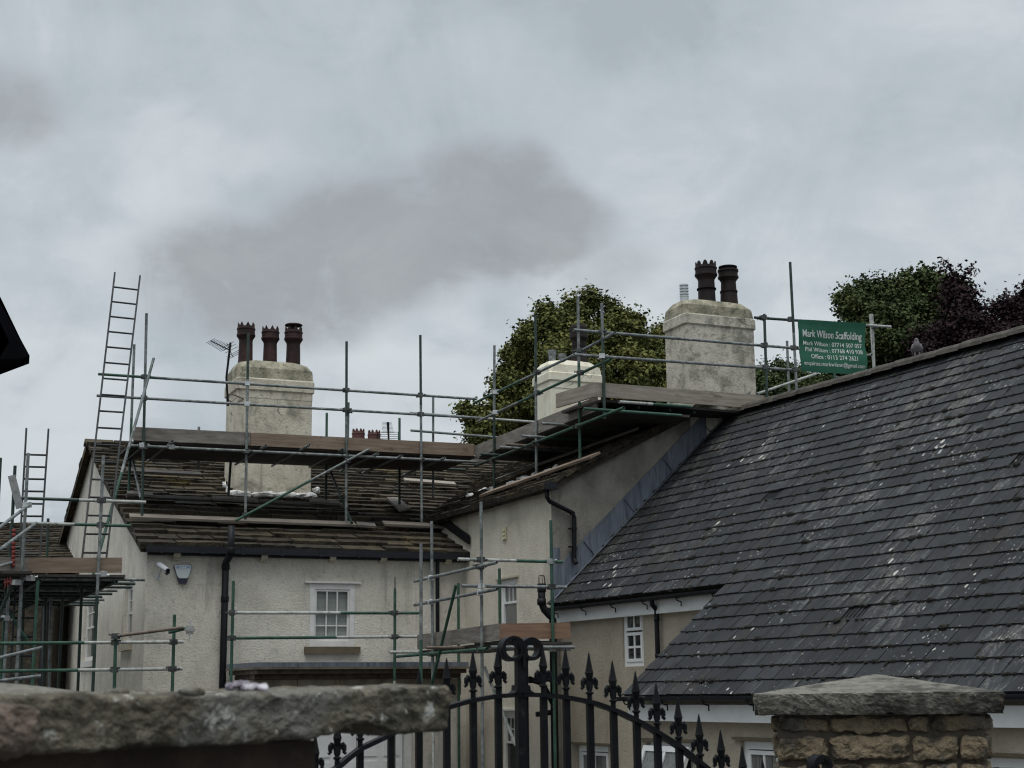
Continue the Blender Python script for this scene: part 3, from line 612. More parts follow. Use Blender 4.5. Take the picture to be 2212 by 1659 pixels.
window(main, MC, Vd, U, op_g2, cols=3, rows=(2, 2), glass='glass_net', sill='cream', paint='white_dull', set_in=0.06)
ml = math.hypot(TA, ridgeZ - eaveZ) + 0.15
msn = (Vd * -mslope + Z).normalized()
mup = (Vd + Z * mslope).normalized()
mO = mp(0, 0, eaveZ) - mup * 0.14 + msn * 0.05
def mroof(u, v, h):
    sag = -0.07 * math.sin(max(0, min(1, v / ml)) * math.pi) + 0.02 * noise.noise(Vector((u * .5, v * .7, 3)))
    return mO + U * u + mup * v + msn * (h + sag)
rf = MB(); slab_roof(rf, mroof, -0.14, mEnd, ml, 3, e0=.38, e1=.22, l0=.68, l1=.42, th=.042)
for k in range(24):   # solid bed under the slates
    v0, v1 = ml * k / 24, ml * (k + 1) / 24
    rf.quad(mroof(-.12, v0, -.03), mroof(mEnd, v0, -.03), mroof(mEnd, v1, -.03), mroof(-.12, v1, -.03))
    rf.quad(mroof(-.12, v0, -.03), mroof(-.12, v1, -.03), mroof(-.12, v1, -.11), mroof(-.12, v0, -.11))
rf.quad(mroof(-.12, 0, -.03), mroof(mEnd, 0, -.03), mroof(mEnd, 0, -.11), mroof(-.12, 0, -.11))
bup = (-Vd + Z * mslope).normalized(); bsn = (Vd * mslope + Z).normalized()
bO = mp(0, 2 * TA, eaveZ) - bup * 0.14 + bsn * 0.05
def broof(u, v, h): return bO + U * u + bup * v + bsn * (h - 0.07 * math.sin(max(0, min(1, v / ml)) * math.pi))
slab_roof(rf, broof, -0.14, mEnd, ml, 5, e0=.40, e1=.24, l0=1.0, l1=.55)
for k in range(24):
    v0, v1 = ml * k / 24, ml * (k + 1) / 24
    rf.quad(broof(-.12, v0, -.03), broof(mEnd, v0, -.03), broof(mEnd, v1, -.03), broof(-.12, v1, -.03))
    rf.quad(broof(-.16, v0, .03), broof(-.16, v1, .03), broof(-.16, v1, -.13), broof(-.16, v0, -.13))
u = -0.2
while u < mEnd:    # ridge stones
    w = rnd.uniform(0.5, 0.8); c = mp(u + w / 2, TA, ridgeZ + .09 + rnd.uniform(-.01, .01))
    rf.prism([c - U * (w / 2 - .01) + Vd * x + Z * z for x, z in ((-.2, -.09), (-.17, -.04), (0, .05), (.17, -.04), (.2, -.09), (0, -.02))], U * (w - .02)); u += w
roof_main = obj('roof', rf, M['stone_slate'], main)
gt = MB()
gEnd = (onp(1014, 1190, MF) - MC).dot(U)
go = mp(0, -0.16, eaveZ - 0.055)
gt.prism([go + U * -.05 + Vd * x + Z * z for x, z in ((-.06, .06), (-.06, -.055), (.045, -.055), (.045, .06), (.03, .06), (.03, -.04), (-.045, -.04), (-.045, .06))], U * (gEnd + .08))
gt.box(go + U * (gEnd / 2) + Vd * .1 - Z * .02, U * (gEnd / 2), Vd * .05, Z * .07)
for k in range(9):
    gt.box(go + U * (0.2 + k * (gEnd - .3) / 8) - Vd * .008, U * .03, Vd * .060, Z * .066)
obj('gutter', gt, M['gutter'], main)
for px_, py_ in ((380, 1201), (568, 1205), (715, 1207), (825, 1208), (965, 1210)):
    p = onp(px_, py_, MF); b = MB()
    b.prism([p + U * -.055 + Vd * x + Z * z for x, z in ((0, .07), (-.15, .07), (-.15, .015), (-.11, -.035), (-.05, -.045), (-.05, -.075), (0, -.075))], U * .11)
    obj('gutter_bracket', b, M['cream'], main)
# soil vent pipe in front of the gutter
sv = MB()
q = [at(500, 1136, 25.1), at(498.5, 1190, 25.1)]; wallp = shift(MF, -Vd * 0.10)
q2 = [onp(487.5, 1222, wallp), onp(486, 1240, wallp), onp(479, 1500, wallp)]; q2[2].z = -0.2; d_ = onp(479, 1500, wallp); q2[2].x, q2[2].y = q2[1].x, q2[1].y
q[1] = q[0] + Z * (q[1].z - q[0].z)
sv.path([q[0], q[1], q[1] - Z * .06, q2[0] + Z * .05, q2[0] - Z * .05, q2[2]], 0.057, 12, cap=True)
for p in (q[1] + Z * .0, q2[0] - Z * .02, q2[0] - Z * .55): sv.lathe(p - Z * .05, [(.066, 0), (.068, .02), (.068, .08), (.066, .1)], 12)
obj('vent_pipe', sv, M['black'], main, smooth=True)
dp = MB(); pd_ = [onp(945, 1203, shift(MF, -Vd * .1)), onp(945, 1216, shift(MF, -Vd * .1))]
dp.path([pd_[0] - Vd * .05, pd_[0] - Z * .06, pd_[1] - Z * .1, pd_[1] - Z * 4.9], 0.036, 10); obj('downpipe', dp, M['black'], main, smooth=True)

def crown_pot(c, h, r, teeth=10, kind='point', mb=None, flare=True):
    mb = mb or MB()
    prof = [(r * .86, 0), (r * .80, h * .08), (r * .75, h * .56), (r * .80, h * .60), (r * .98, h * .66), (r * 1.04, h * .68), (r * 1.04, h * .71), (r * .98, h * .72), (r * .97, h * .82), (r * 1.03, h * .835), (r * 1.03, h * .86), (r * .97, h * .87), (r * .95, h * .90)]
    mb.lathe(c, prof, 24)
    mb.lathe(c + Z * h * .60, [(r * .80, h * .28), (r * .78, h * .31)], 24)
    for i in range(teeth):
        def pt(f, z, rr=.95):
            a = 2 * math.pi * (i + f) / teeth; return c + V3(math.cos(a) * r * rr, math.sin(a) * r * rr, z)
        zs0, zt = h * .88, h
        prof2 = [(0, 0.02), (.12, .1), (.5, 1), (.88, .1), (1, .02)] if kind == 'point' else [(0, .1), (.12, .2), (.28, .8), (.42, 1), (.58, 1), (.72, .8), (.88, .2), (1, .1)]
        for k in range(len(prof2) - 1):
            (f0, a0), (f1, a1) = prof2[k], prof2[k + 1]
            o0, o1, i0, i1 = pt(f0, zs0), pt(f1, zs0), pt(f0, zs0, .83), pt(f1, zs0, .83)
            t0, t1, j0, j1 = pt(f0, zs0 + (zt - zs0) * a0), pt(f1, zs0 + (zt - zs0) * a1), pt(f0, zs0 + (zt - zs0) * a0, .83), pt(f1, zs0 + (zt - zs0) * a1, .83)
            mb.add([o0, o1, t1, t0, i0, i1, j1, j0], [(0, 1, 2, 3), (5, 4, 7, 6), (3, 2, 6, 7)])
    return mb
def stack(mb, c0, au, av, hw, hd, z0, z1, zb, cap=0.055, lip=.012, m=0, m2=1):
    """rendered chimney: shaft, projecting band, rounded and sloped top. c0 = centre at z0 level, band from z = zb up"""
    def ringp(w, d, z, ch=0.02):
        return [Vector((c0.x, c0.y, z)) + au * x + av * y for x, y in ((-w, -d + ch), (-w + ch, -d), (w - ch, -d), (w, -d + ch), (w, d - ch), (w - ch, d), (-w + ch, d), (-w, d - ch))]
    k = 1 - .0
    H = z1 - zb
    lv = [(hw * 1.0, hd, z0, m, .02), (hw * .995, hd, zb - .14, m, .02), (hw * .995 + lip, hd + lip, zb - .135, m, .02), (hw * .995 + lip, hd + lip, zb, m, .02), (hw + cap, hd + cap, zb + .03, m, .03), (hw + cap, hd + cap, zb + H * .36, m, .04), (hw + cap * .55, hd + cap * .55, zb + H * .40, m, .05),
          (hw + cap * .3, hd + cap * .3, zb + H * .72, m2, .09), (hw - .06, hd - .06, zb + H * .92, m2, .16), (hw - .20, hd - .18, z1, m2, .18)]
    rs = [ringp(w, d, z, ch) for w, d, z, _, ch in lv]
    for i in range(len(rs) - 1):
        mb.add(rs[i] + rs[i + 1], [(j, (j + 1) % 8, (j + 1) % 8 + 8, j + 8) for j in range(8)], lv[i + 1][3])
    mb.poly(rs[-1], m2)

# chimney on the main front slope
CF = (onp(590, 1066, (mO, msn)), -Vd)                # plane of its front face
a_ = onp(510, 1000, CF); b_ = onp(673, 1000, CF)
cw = (b_ - a_).dot(U) / 2; cc = (a_ + b_) / 2
cdp = 0.52
ctr = cc + Vd * cdp
zt = onp(590, 783, CF).z + 0.06; zb_ = onp(590, 847, CF).z
ch = MB(); stack(ch, ctr, U, Vd, cw, cdp, eaveZ + 0.3, zt, zb_, cap=.035, lip=.006)
chim = obj('chimney', ch, [M['stack'], M['stack_dirty']], main, label='cream cracked chimney with three brown crown pots')
for (px_, ytop, ybot, rr) in ((530, 698, 783, 20), (583, 706, 782, 19.5), (633, 706, 786, 20)):
    pl = shift(CF, Vd * cdp); p = onp(px_, ybot, pl); p.z = zt - .02; top = onp(px_, ytop, pl).z
    r_ = rr * (p.y) / FPX
    mb = crown_pot(p, top - p.z, r_, 8)
    if px_ == 633:
        mb.lathe(p + Z * (top - p.z), [(r_ * .35, -.10), (r_ * .3, .0), (r_ * .9, .015), (r_ * 1.0, .03), (r_ * .9, .05), (r_ * .3, .06)], 18)
    obj('chimney_pot', mb, M['pot'], chim, smooth=False)
fl = MB()
bz = mroof(0, 0, 0)
def onroof(x, y, h=0.0): return onp(x, y, (mO + msn * h, msn))
lo = [onroof(482, 1049), onroof(495, 1070), onroof(540, 1073), onroof(590, 1073), onroof(640, 1074), onroof(684, 1074)]
for i in range(len(lo) - 1):
    fl.rough_block((lo[i] + lo[i + 1]) / 2 + msn * .03 + Vd * .02, (lo[i + 1] - lo[i]) * .56, Vd * .09, Z * .07, .03, 9, i, (6, 3, 3), rnd_pow=3)
fl.rough_block(onroof(683, 1066) + Z * .05 + Vd * .05, U * .05, Vd * .25, Z * .07, .03, 8, 9, (4, 6, 3), rnd_pow=3)
obj('mortar_fillet', fl, M['mortar'], chim)

# ------------------------------------------------------------------ wing of the old house
wing = thing('house_wing', 'beige roughcast wing with dark stone roof, sloping eaves gutter and cream air vent', 'house', (C.x, C.y, 0))
wapex = onp(1545, 866, GP)
half = (wapex - C).dot(GD)
wz = C.z
wlen = 14.0
op_w1 = rect(1079, 1252, 1116, 1362, WWALL, WD); op_w2 = rect(1084, 1537, 1117, 1672, WWALL, WD); 
ww = MB(); cells(ww, C, WD, -(WWALL[1]) if WWALL[1].dot(U) < 0 else WWALL[1], 0, wlen, -.3, wz, [op_w1, op_w2], 0.14)
obj('side_wall', ww, M['render_beige'], wing)
win = WWALL[1] if WWALL[1].dot(U) > 0 else -WWALL[1]
window(wing, C, WD, win, op_w1, cols=3, rows=(1, 2), glass='glass_net', lintel='cream', set_in=0.04)
window(wing, C, WD, win, op_w2, cols=3, rows=(2, 2), glass='glass', lintel='white_dull', paint='white_dull', set_in=0.04)
wgm = MB()
rise = wapex.z - C.z
wgm.poly([C + Z * (-.3 - C.z), C + GD * 2 * half + Z * (-.3 - C.z), C + GD * 2 * half, wapex - Z * .03, C])
back = WD * wlen
wgm.quad(C + GD * 2 * half + Z * (-.3 - C.z), C + GD * 2 * half + Z * (-.3 - C.z) + back, C + GD * 2 * half + back, C + GD * 2 * half)
wgm.poly([C + back, C + GD * 2 * half + back, wapex + back - Z * .03])
obj('gable_wall', wgm, M['render_dirty'], wing, label='sooty grey roughcast gable wall')
wacross = hor(Z.cross(WD) * -1)
if wacross.dot(U) < 0: wacross = -wacross
wspan = (wapex - C).dot(wacross)
wup = (wacross * wspan + Z * rise).normalized(); wsn = (wacross * -rise + Z * wspan).normalized()
wO = C - wup * 0.16 + wsn * 0.05
wln = math.hypot(wspan, rise) + .16
skew = (GD - wacross * GD.dot(wacross)).dot(WD) / GD.dot(wacross)       # the gable is not square to the wing
def wroof(u, v, h): return wO + WD * (u + skew * v * wspan / wln) + wup * v + wsn * h
wr = MB(); slab_roof(wr, wroof, -0.12, wlen - 4, wln, 11, e0=.26, e1=.18)
wr.quad(wroof(-.1, 0, -.02), wroof(wlen, 0, -.02), wroof(wlen, wln, -.02), wroof(-.1, wln, -.02))
wr.quad(wroof(-.1, 0, -.02), wroof(-.1, wln, -.02), wroof(-.1, wln, -.10), wroof(-.1, 0, -.10))
wr.quad(wroof(-.1, 0, -.10), wroof(wlen, 0, -.10), wroof(wlen, 0, -.02), wroof(-.1, 0, -.02))
eastdir = (wacross * wspan - Z * rise).normalized()
tp = wroof(-.1, wln, .0); wr.quad(tp, tp + WD * wlen, tp + WD * wlen + eastdir * wln, tp + eastdir * wln + WD * 0)
obj('roof', wr, M['stone_slate'], wing)
bits = MB()
for k in range(26):
    x = rnd.uniform(0.2, 5.5); v = rnd.uniform(0.9, 1.3)
    bits.rough_block(wroof(x, v, .06), WD * rnd.uniform(.05, .16), wup * .05, wsn * .025, .02, 10, k, (4, 3, 2), rnd_pow=3)
obj('mortar_crumbs', bits, M['mortar'], wing, kind='stuff')
wgut = MB()
o_ = C - wacross * .12 - Z * .03 - WD * .22
prof = ((-.055, .05), (-.055, -.05), (.045, -.05), (.045, .05), (.03, .05), (.03, -.035), (-.04, -.035), (-.04, .05))
wgut.prism([o_ + wacross * x + Z * z for x, z in prof], WD * 4.35)
for k in range(4): wgut.box(o_ + WD * (.28 + k * 1.12) - Z * .0, WD * .05, wacross * .062, Z * .058)
wgut.box(o_ + wacross * .02, WD * .04, wacross * .085, Z * .06)
obj('gutter', wgut, M['gutter'], wing)
wd = MB(); gpl = shift(GP, (GP[1] if GP[1].y < 0 else -GP[1]) * .07)
pp = [o_ + WD * .12 - Z * .05, o_ + WD * .12 - Z * .16, onp(1187, 1083, gpl), onp(1237, 1108, gpl), onp(1240.5, 1118, gpl), onp(1240.5, 1207, gpl), onp(1245, 1217, shift(gpl, (gpl[1] if gpl[1].y < 0 else -gpl[1]) * .05))]
wd.path(pp, .036, 12)
for p in (pp[3], onp(1240.5, 1140, gpl), onp(1240.5, 1183, gpl)): wd.lathe(p - Z * .04, [(.042, 0), (.042, .05)], 12)
for yy in (1142, 1181): wd.box(onp(1236, yy, gpl), GD * .06, Z * .012, GP[1] * .03)
obj('downpipe', wd, M['black'], wing, smooth=False)
vt = MB(); ro = rect(1087, 1140, 1095.5, 1166, WWALL, WD)
P_ = lambda s, z, d=0: Vector((C.x, C.y, 0)) + WD * s + Z * z - win * d
vt.box(P_((ro[0] + ro[1]) / 2, (ro[2] + ro[3]) / 2, .012), WD * (ro[1] - ro[0]) / 2, Z * (ro[3] - ro[2]) / 2, win * .012)
for k in range(3):
    zc_ = ro[2] + (ro[3] - ro[2]) * (k + .5) / 3
    vt.prism([P_(ro[0] + .03, zc_ + z, .024 + d) for z, d in ((-.03, .018), (.03, 0), (-.03, 0))], WD * (ro[1] - ro[0] - .06))
obj('air_vent', vt, M['vent'], wing)
bb = MB(); q0 = onp(948, 1128, shift(WWALL, -win * .03)); q1 = onp(1015, 1176, shift(WWALL, -win * .03))
bb.board(q0, q1, Z * .16, -win * .03); obj('flashing_board', bb, M['black'], wing)
# tall chimney over the wing's gable
CR = vplane(onp(1486, 820, GP), onp(1486, 820, GP) + az(66.5)); auR = az(66.5); avR = az(-23.5)
a_ = CR[0]; b_ = onp(1634, 820, CR); cw = (b_ - a_).dot(auR) / 2; cdp = .38
ctr = (a_ + b_) / 2 + avR * cdp
zt = onp(1550, 648, CR).z + .03; zb_ = onp(1550, 707, CR).z
ch2 = MB(); stack(ch2, ctr, auR, avR, cw, cdp, C.z - .6, zt, zb_ , cap=.03, lip=.001)
chimR = obj('chimney', ch2, [M['stack_grey'], M['stack_dirty']], wing, label='tall lichened chimney with two dark pots and a white cowl')
plc = shift(CR, avR * cdp)
for (px_, ytop, ybot, rr, kd) in ((1527, 567, 646, 24.5, 'round'), (1575, 577, 650, 22, 'none')):
    p = onp(px_, ybot, plc); p.z = zt - .02; top = onp(px_, ytop, plc).z; r_ = rr * p.y / FPX
    if kd == 'round': mb = crown_pot(p, top - p.z, r_, 9, 'round')
    else:
        h = top - p.z; mb = MB()
        mb.lathe(p, [(r_ * .92, 0), (r_ * .84, h * .35), (r_ * .9, h * .36), (r_ * .9, h * .39), (r_ * .8, h * .40), (r_ * .76, h * .62), (r_ * .98, h * .70), (r_ * 1.06, h * .71), (r_ * 1.06, h * .75), (r_ * .98, h * .76), (r_ * .98, h * .86), (r_ * 1.06, h * .87), (r_ * 1.06, h * .92), (r_ * .7, h * .93), (r_ * .7, h * .97), (r_ * .95, h * .98), (r_ * .95, h), (r_ * .3, h * 1.01)], 24)
    for s in (.2, .9): mb.lathe(p + Z * (top - p.z) * .34, [(r_ * .86, 0), (r_ * .9, .012), (r_ * .86, .03)], 24)
    obj('chimney_pot', mb, M['pot_black'], chimR)
cow = MB(); p = onp(1478, 640, plc) - auR * .0; p.z = zt - .12; top = onp(1478, 615, plc).z; r_ = 9.7 * p.y / FPX
cow.lathe(p, [(r_, 0), (r_, (top - p.z) * .45), (r_ * 1.06, (top - p.z) * .46), (r_ * 1.06, (top - p.z) * .5)], 18)
hh = (top - p.z) * .5
for k in range(4): cow.lathe(p + Z * (hh + k * hh / 4), [(r_ * .8, 0), (r_ * .8, hh * .12), (r_ * 1.05, hh * .13), (r_ * 1.05, hh * .24)], 18)
obj('flue_cowl', cow, M['boxface'], chimR)
# white chimney further back on the wing
CWp = at(1190, 850, 31.5); CW_ = vplane(CWp, CWp + az(66.5))
b_ = onp(1299, 850, CW_); cw = (b_ - CWp).dot(auR) / 2; cdp = .42; ctr = (CWp + b_) / 2 + avR * cdp
zt = onp(1235, 775, CW_).z; zb_ = onp(1235, 826, CW_).z
ch3 = MB(); stack(ch3, ctr, auR, avR, cw, cdp, C.z, zt, zb_, cap=.045)
chimW = obj('chimney', ch3, [M['stack_white'], M['stack_white']], wing, label='white rendered chimney behind the wing scaffold')
plc = shift(CW_, avR * cdp)
mb = MB(); p = onp(1251, 770, plc); p.z = zt - .03; top = onp(1251, 703, plc).z; h = top - p.z; r_ = 20 * p.y / FPX
mb.lathe(p, [(r_ * 1.0, 0), (r_ * .8, h * .3), (r_ * .8, h * .45), (r_ * .86, h * .46), (r_ * .86, h * .50), (r_ * .76, h * .51), (r_ * .78, h * .6), (r_ * 1.0, h * .66), (r_ * 1.04, h * .67), (r_ * 1.04, h * .72), (r_ * .98, h * .73), (r_ * .98, h * .85), (r_ * 1.04, h * .86), (r_ * 1.04, h * .93), (r_ * .9, h * .94), (r_ * .8, h), (r_ * .5, h)], 20)
obj('chimney_pot', mb, M['pot_black'], chimW)
for px_, yt in ((1193, 757), (1214, 765)):
    mb = MB(); p = onp(px_, 773, plc); p.z = zt - .1; top = onp(px_, yt, plc).z; h = top - p.z; r_ = 8.5 * p.y / FPX
    mb.lathe(p, [(r_ * .9, 0), (r_ * .95, h * .7), (r_ * 1.1, h * .72), (r_ * 1.1, h), (r_ * .7, h)], 16); obj('chimney_pot', mb, M['galv'], chimW)

# ------------------------------------------------------------------ slate-roofed house on the right
slate = thing('slate_house', 'tan roughcast house under a large dark slate roof with white fascias', 'house', (E0.x, E0.y, 0))
gauge = vG / 9; NC = int(round(vR / gauge)); vR = NC * gauge
def uleft(v):
    if v < vG - .004: return uG * v / vG
    return uF + (uL - uF) * (v - vF) / (vL - vF)
def uright(v): return UMAX
tb = MB()
trnd = random.Random(21)
slips = [sl_(onp(*p, SPL)) for p in ((1655, 1062 + 20), (1870, 1290 + 20), (2196, 985 + 20))]
for k in range(NC):
    v0, v1 = k * gauge, (k + 1) * gauge
    seg = [(uleft(v0 + .0005) - .02, uleft(v1 - .01) - .02)]
    if v0 < vG <= v1: pass
    w0 = 0.333; off = (k % 2) * w0 / 2
    ustart = min(seg[0])
    i = int(math.floor((ustart - off) / w0))
    while True:
        a0 = off + i * w0; a1 = a0 + w0; i += 1
        if a0 > UMAX: break
        lo0, hi0 = max(a0, seg[0][0]), max(a0, seg[0][1])
        if a1 <= min(seg[0]) + .01: continue
        lo1, hi1 = max(a1, lo0 + .004), max(a1, hi0 + .004)
        gp = .0055
        hl = .020 + trnd.uniform(-.003, .005); dv = trnd.uniform(-.006, .006); tl = trnd.uniform(-.004, .004)
        slip = 0
        for (su, sv_) in slips:
            if a0 <= su < a1 and v0 <= sv_ < v1: slip = 1
        nn = 3
        if slip:    # a broken tile: only a sunken, ribbed bed shows
            for q in range(5):
                x0 = a0 + w0 * q / 5; x1 = x0 + w0 / 9
                tb.quad(sp_(x0, v0 + .03, .0), sp_(x1, v0 + .03, .004), sp_(x1, v1, -.004), sp_(x0, v1, -.008), 0, [(x0, v0), (x1, v0), (x1, v1), (x0, v1)])
            continue
        A = sp_(lo0 + gp, v0 + dv - tl, hl); B = sp_(lo1 - gp, v0 + dv + tl, hl + trnd.uniform(-.003, .003)); Cc = sp_(hi1 - gp, v1 + .05, .001); D = sp_(hi0 + gp, v1 + .05, .001)
        A2 = A - sNor * .016; B2 = B - sNor * .016
        uo = trnd.uniform(0, 50)
        tb.add([A, B, Cc, D, A2, B2], [(0, 1, 2, 3), (4, 5, 1, 0), (4, 0, 3), (1, 5, 2)], 0,
               [[(lo0, v0), (lo1, v0), (hi1, v1), (hi0, v1)], [(lo0, v0)] * 4, [(lo0, v0)] * 3, [(lo1, v0)] * 3])
roofS = None
# deck under the tiles
pts = [sp_(0, 0, -.012), sp_(UMAX, 0, -.012), sp_(UMAX, vR, -.012), sp_(uleft(vR), vR, -.012), sp_(uleft(vG + .01), vG, -.012), sp_(uG, vG, -.012)]
tb.poly(pts)
ridge_dir = sA
# far slope of the roof
fu = (sN * math.cos(sP) - Z * math.sin(sP))
tb.quad(sp_(uleft(vR), vR, -.012), sp_(UMAX, vR, -.012), sp_(UMAX, vR, -.012) + fu * vR, sp_(uleft(vR), vR, -.012) + fu * vR)
roofS = obj('roof', tb, M['tile'], slate)
rt = MB(); u = uleft(vR) - .1
rtop = lambda u_: sp_(u_, vR, 0) + Z * (.045 + .006 * noise.noise(Vector((u_ * 1.3, 4, 1))))
while u < UMAX:
    w = .45; c = rtop(u); n = 7; r_ = .185
    secs = []
    for e in (0.0, w - .008):
        secs.append([c + sA * e + sN * (math.cos(math.pi * q / n) * -r_) + Z * (math.sin(math.pi * q / n) * r_ * .72 - .075 + (0.012 if e == 0 else 0)) for q in range(n + 1)])
    rt.add(secs[0] + secs[1], [(q, q + 1, q + n + 2, q + n + 1) for q in range(n)] + [tuple(range(n + 1))])
    u += w
obj('ridge_tiles', rt, M['ridge_tile'], roofS)
ms = MB()
for k in range(1, NC):
    uu = uleft(k * gauge)
    while uu < UMAX:
        dens = .5 + .5 * noise.noise(Vector((uu * .7, k * .6, 1.5)))
        uu += trnd.uniform(.03, .16) / max(.25, dens + .25)
        s = trnd.uniform(.010, .026) * (1 + .9 * (trnd.random() < .06))
        c = sp_(uu, k * gauge - .005 + trnd.uniform(-.008, .012), .014)
        vs = []; n = 6; rot = trnd.random()
        for j, (rr, hh) in enumerate(((1.0, -.2), (.8, .5), (.25, .85))):
            for q in range(n):
                a = 2 * math.pi * q / n + rot; f = rr * trnd.uniform(.75, 1.25)
                vs.append(c + sA * math.cos(a) * s * f * 1.5 + sUp * math.sin(a) * s * f * 1.0 + sNor * hh * s)
        ms.add(vs, [(j * n + q, j * n + (q + 1) % n, (j + 1) * n + (q + 1) % n, (j + 1) * n + q) for j in range(2) for q in range(n)] + [tuple(range(2 * n, 3 * n))])
for _ in range(420):     # tufts in the side joints
    k = trnd.randrange(0, NC); uu = ((k % 2) * .333 / 2) + .333 * trnd.randrange(-14, 60)
    if uu < uleft(k * gauge) or uu > UMAX: continue
    c = sp_(uu, (k + trnd.uniform(.1, .8)) * gauge, .014); s = trnd.uniform(.010, .022); n = 6; vs = []
    for j, (rr, hh) in enumerate(((1.0, -.2), (.8, .5), (.25, .8))):
        for q in range(n):
            a = 2 * math.pi * q / n; f = rr * trnd.uniform(.75, 1.25)
            vs.append(c + sA * math.cos(a) * s * f + sUp * math.sin(a) * s * f * 2.2 + sNor * hh * s)
    ms.add(vs, [(j * n + q, j * n + (q + 1) % n, (j + 1) * n + (q + 1) % n, (j + 1) * n + q) for j in range(2) for q in range(n)] + [tuple(range(2 * n, 3 * n))])
obj('moss', ms, M['moss'], roofS, kind='stuff')
# lead flashing stepping up the gable wall
gn = GP[1] if GP[1].y < 0 else -GP[1]
lf = MB(); NP = 5
def fpt(t, up, out): p = F0.lerp(FL + (FL - F0) * .12, t); return p + Z * up + gn * out
for k in range(NP):
    t0, t1 = k / NP - .004, (k + 1) / NP + .012; o = .022 + .006 * (k % 2)
    lf.prism([fpt(t0, -.05, o), fpt(t1, -.05, o), fpt(t1, .40, o), fpt(t0, .40, o)], -gn * .006)
    lf.prism([fpt(t0, .39, o + .004), fpt(t1, .39, o + .004), fpt(t1, .43, o + .004), fpt(t0, .43, o + .004)], -gn * .012)
    lf.quad(fpt(t0, .02, o), fpt(t1, .02, o), sp_(*sl_(fpt(t1, 0, 0)), .03) + sA * .17, sp_(*sl_(fpt(t0, 0, 0)), .03) + sA * .17)
upv = (sUp - gn * sUp.dot(gn)).normalized(); prp = (gn.cross(GD * 1.0 + Z * ((FL - F0).z / (FL - F0).dot(GD)))).normalized(); prp = prp if prp.z > 0 else -prp
for k in range(1, NP + 1):
    b0 = fpt(k / NP, 0, .032); lf.path([b0 + prp * .0, b0 + prp * .15, b0 + prp * .30], [.011, .013, .011], 6)
obj('lead_flashing', lf, M['lead'], slate)
ub = MB(); s0_ = onp(1200, 1245, shift(GP, gn * .03)); 
ub.prism([s0_ + GD * x + Z * z for x, z in ((-.1, .45), (.08, .45), (.08, -.45), (-.1, -.52))], gn * .02); obj('lead_upstand', ub, M['lead'], slate)
# walls
UW = shift((G1, sN), sN * .22)          # upper wall plane, set in from its eave
LW = shift((E0, sN), sN * .25)
def wline(pl, a): return pl[0], a
uw = MB(); op_s1 = rect(1344.5, 1311, 1389.5, 1440, UW, sA); op_s2 = rect(1245, 1611, 1315, 1700, UW, sA)
sLeft = (F0 - UW[0]).dot(sA) - .3
cells(uw, UW[0], sA, sN, sLeft, 1.2, -.3, G1.z - .06, [op_s1, op_s2], .1)
obj('upper_wall', uw, M['render_tan'], slate)
lw = MB(); ops = [rect(1398, 1604, 1500, 1760, LW, sA), rect(1602, 1603, 1720, 1760, LW, sA), rect(2122, 1640, 2330, 1780, LW, sA)]
ops = [(a, b, max(c, .75), d) for a, b, c, d in ops]
cells(lw, LW[0], sA, sN, -.02, UMAX, -.3, E0.z - .06, ops, .12)
gE = E0 + sN * .25
lw.quad(gE + Z * (-.3 - gE.z), gE + sN * 1.8 + Z * (-.3 - gE.z), gE + sN * 1.8 + Z * 1.2, gE - Z * .06)
lw.poly([sp_(UMAX, 0) + sN * .25 + Z * (-.3 - E0.z), sp_(UMAX, 0) + sN * 10 + Z * (-.3 - E0.z), sp_(UMAX, 0) + sN * 10, sp_(UMAX, vR, -.02), sp_(UMAX, 0) + sN * .25])
obj('lower_wall', lw, M['render_tan'], slate)
window(slate, UW[0], sA, sN, op_s1, kind='casement', cols=2, rows=(1, 2), set_in=0.03, label='small white two-pane-wide casement window')
window(slate, UW[0], sA, sN, op_s2, kind='casement', cols=2, rows=(0, 1), glass='glass_net', lintel='sill', set_in=0.05)
for o in ops[1:]: window(slate, LW[0], sA, sN, o, kind='casement', cols=3, rows=(0, 1), glass='glass_net', lintel='sill', set_in=0.05)
# the open, outward-tilted top-hung light
o = ops[0]; wr_ = window(slate, LW[0], sA, sN, o, kind='casement', cols=1, rows=(0, 1), glass='glass', lintel='sill', set_in=0.06, label='white casement window standing open')
oc = MB(); og = MB(); Pq = lambda s, z, d=0: Vector((LW[0].x, LW[0].y, 0)) + sA * s + Z * z + sN * d
tz = o[3] - .05; dn = (Z * -1 - sN * .42).normalized(); hgt = .95; ox = sN.lerp(sN, 1)
def ob(s_a, s_b, t_a, t_b, mb, th=.05):
    p = Pq((s_a + s_b) / 2, tz, -.03) + dn * (t_a + t_b) / 2
    nrm = dn.cross(sA).normalized(); mb.box(p, sA * (s_b - s_a) / 2, dn * (t_b - t_a) / 2, nrm * th / 2)
ob(o[0] + .02, o[0] + .09, 0, hgt, oc); ob(o[1] - .09, o[1] - .02, 0, hgt, oc); ob(o[0] + .09, o[1] - .09, 0, .07, oc); ob(o[0] + .09, o[1] - .09, hgt - .07, hgt, oc)
mid_ = (o[0] + o[1]) / 2; ob(mid_ - .03, mid_ + .03, .07, hgt - .07, oc, .04); ob(o[0] + .08, o[1] - .08, .06, hgt - .06, og, .008)
obj('open_casement', oc, M['white'], wr_); obj('open_pane', og, M['glass_net'], wr_)
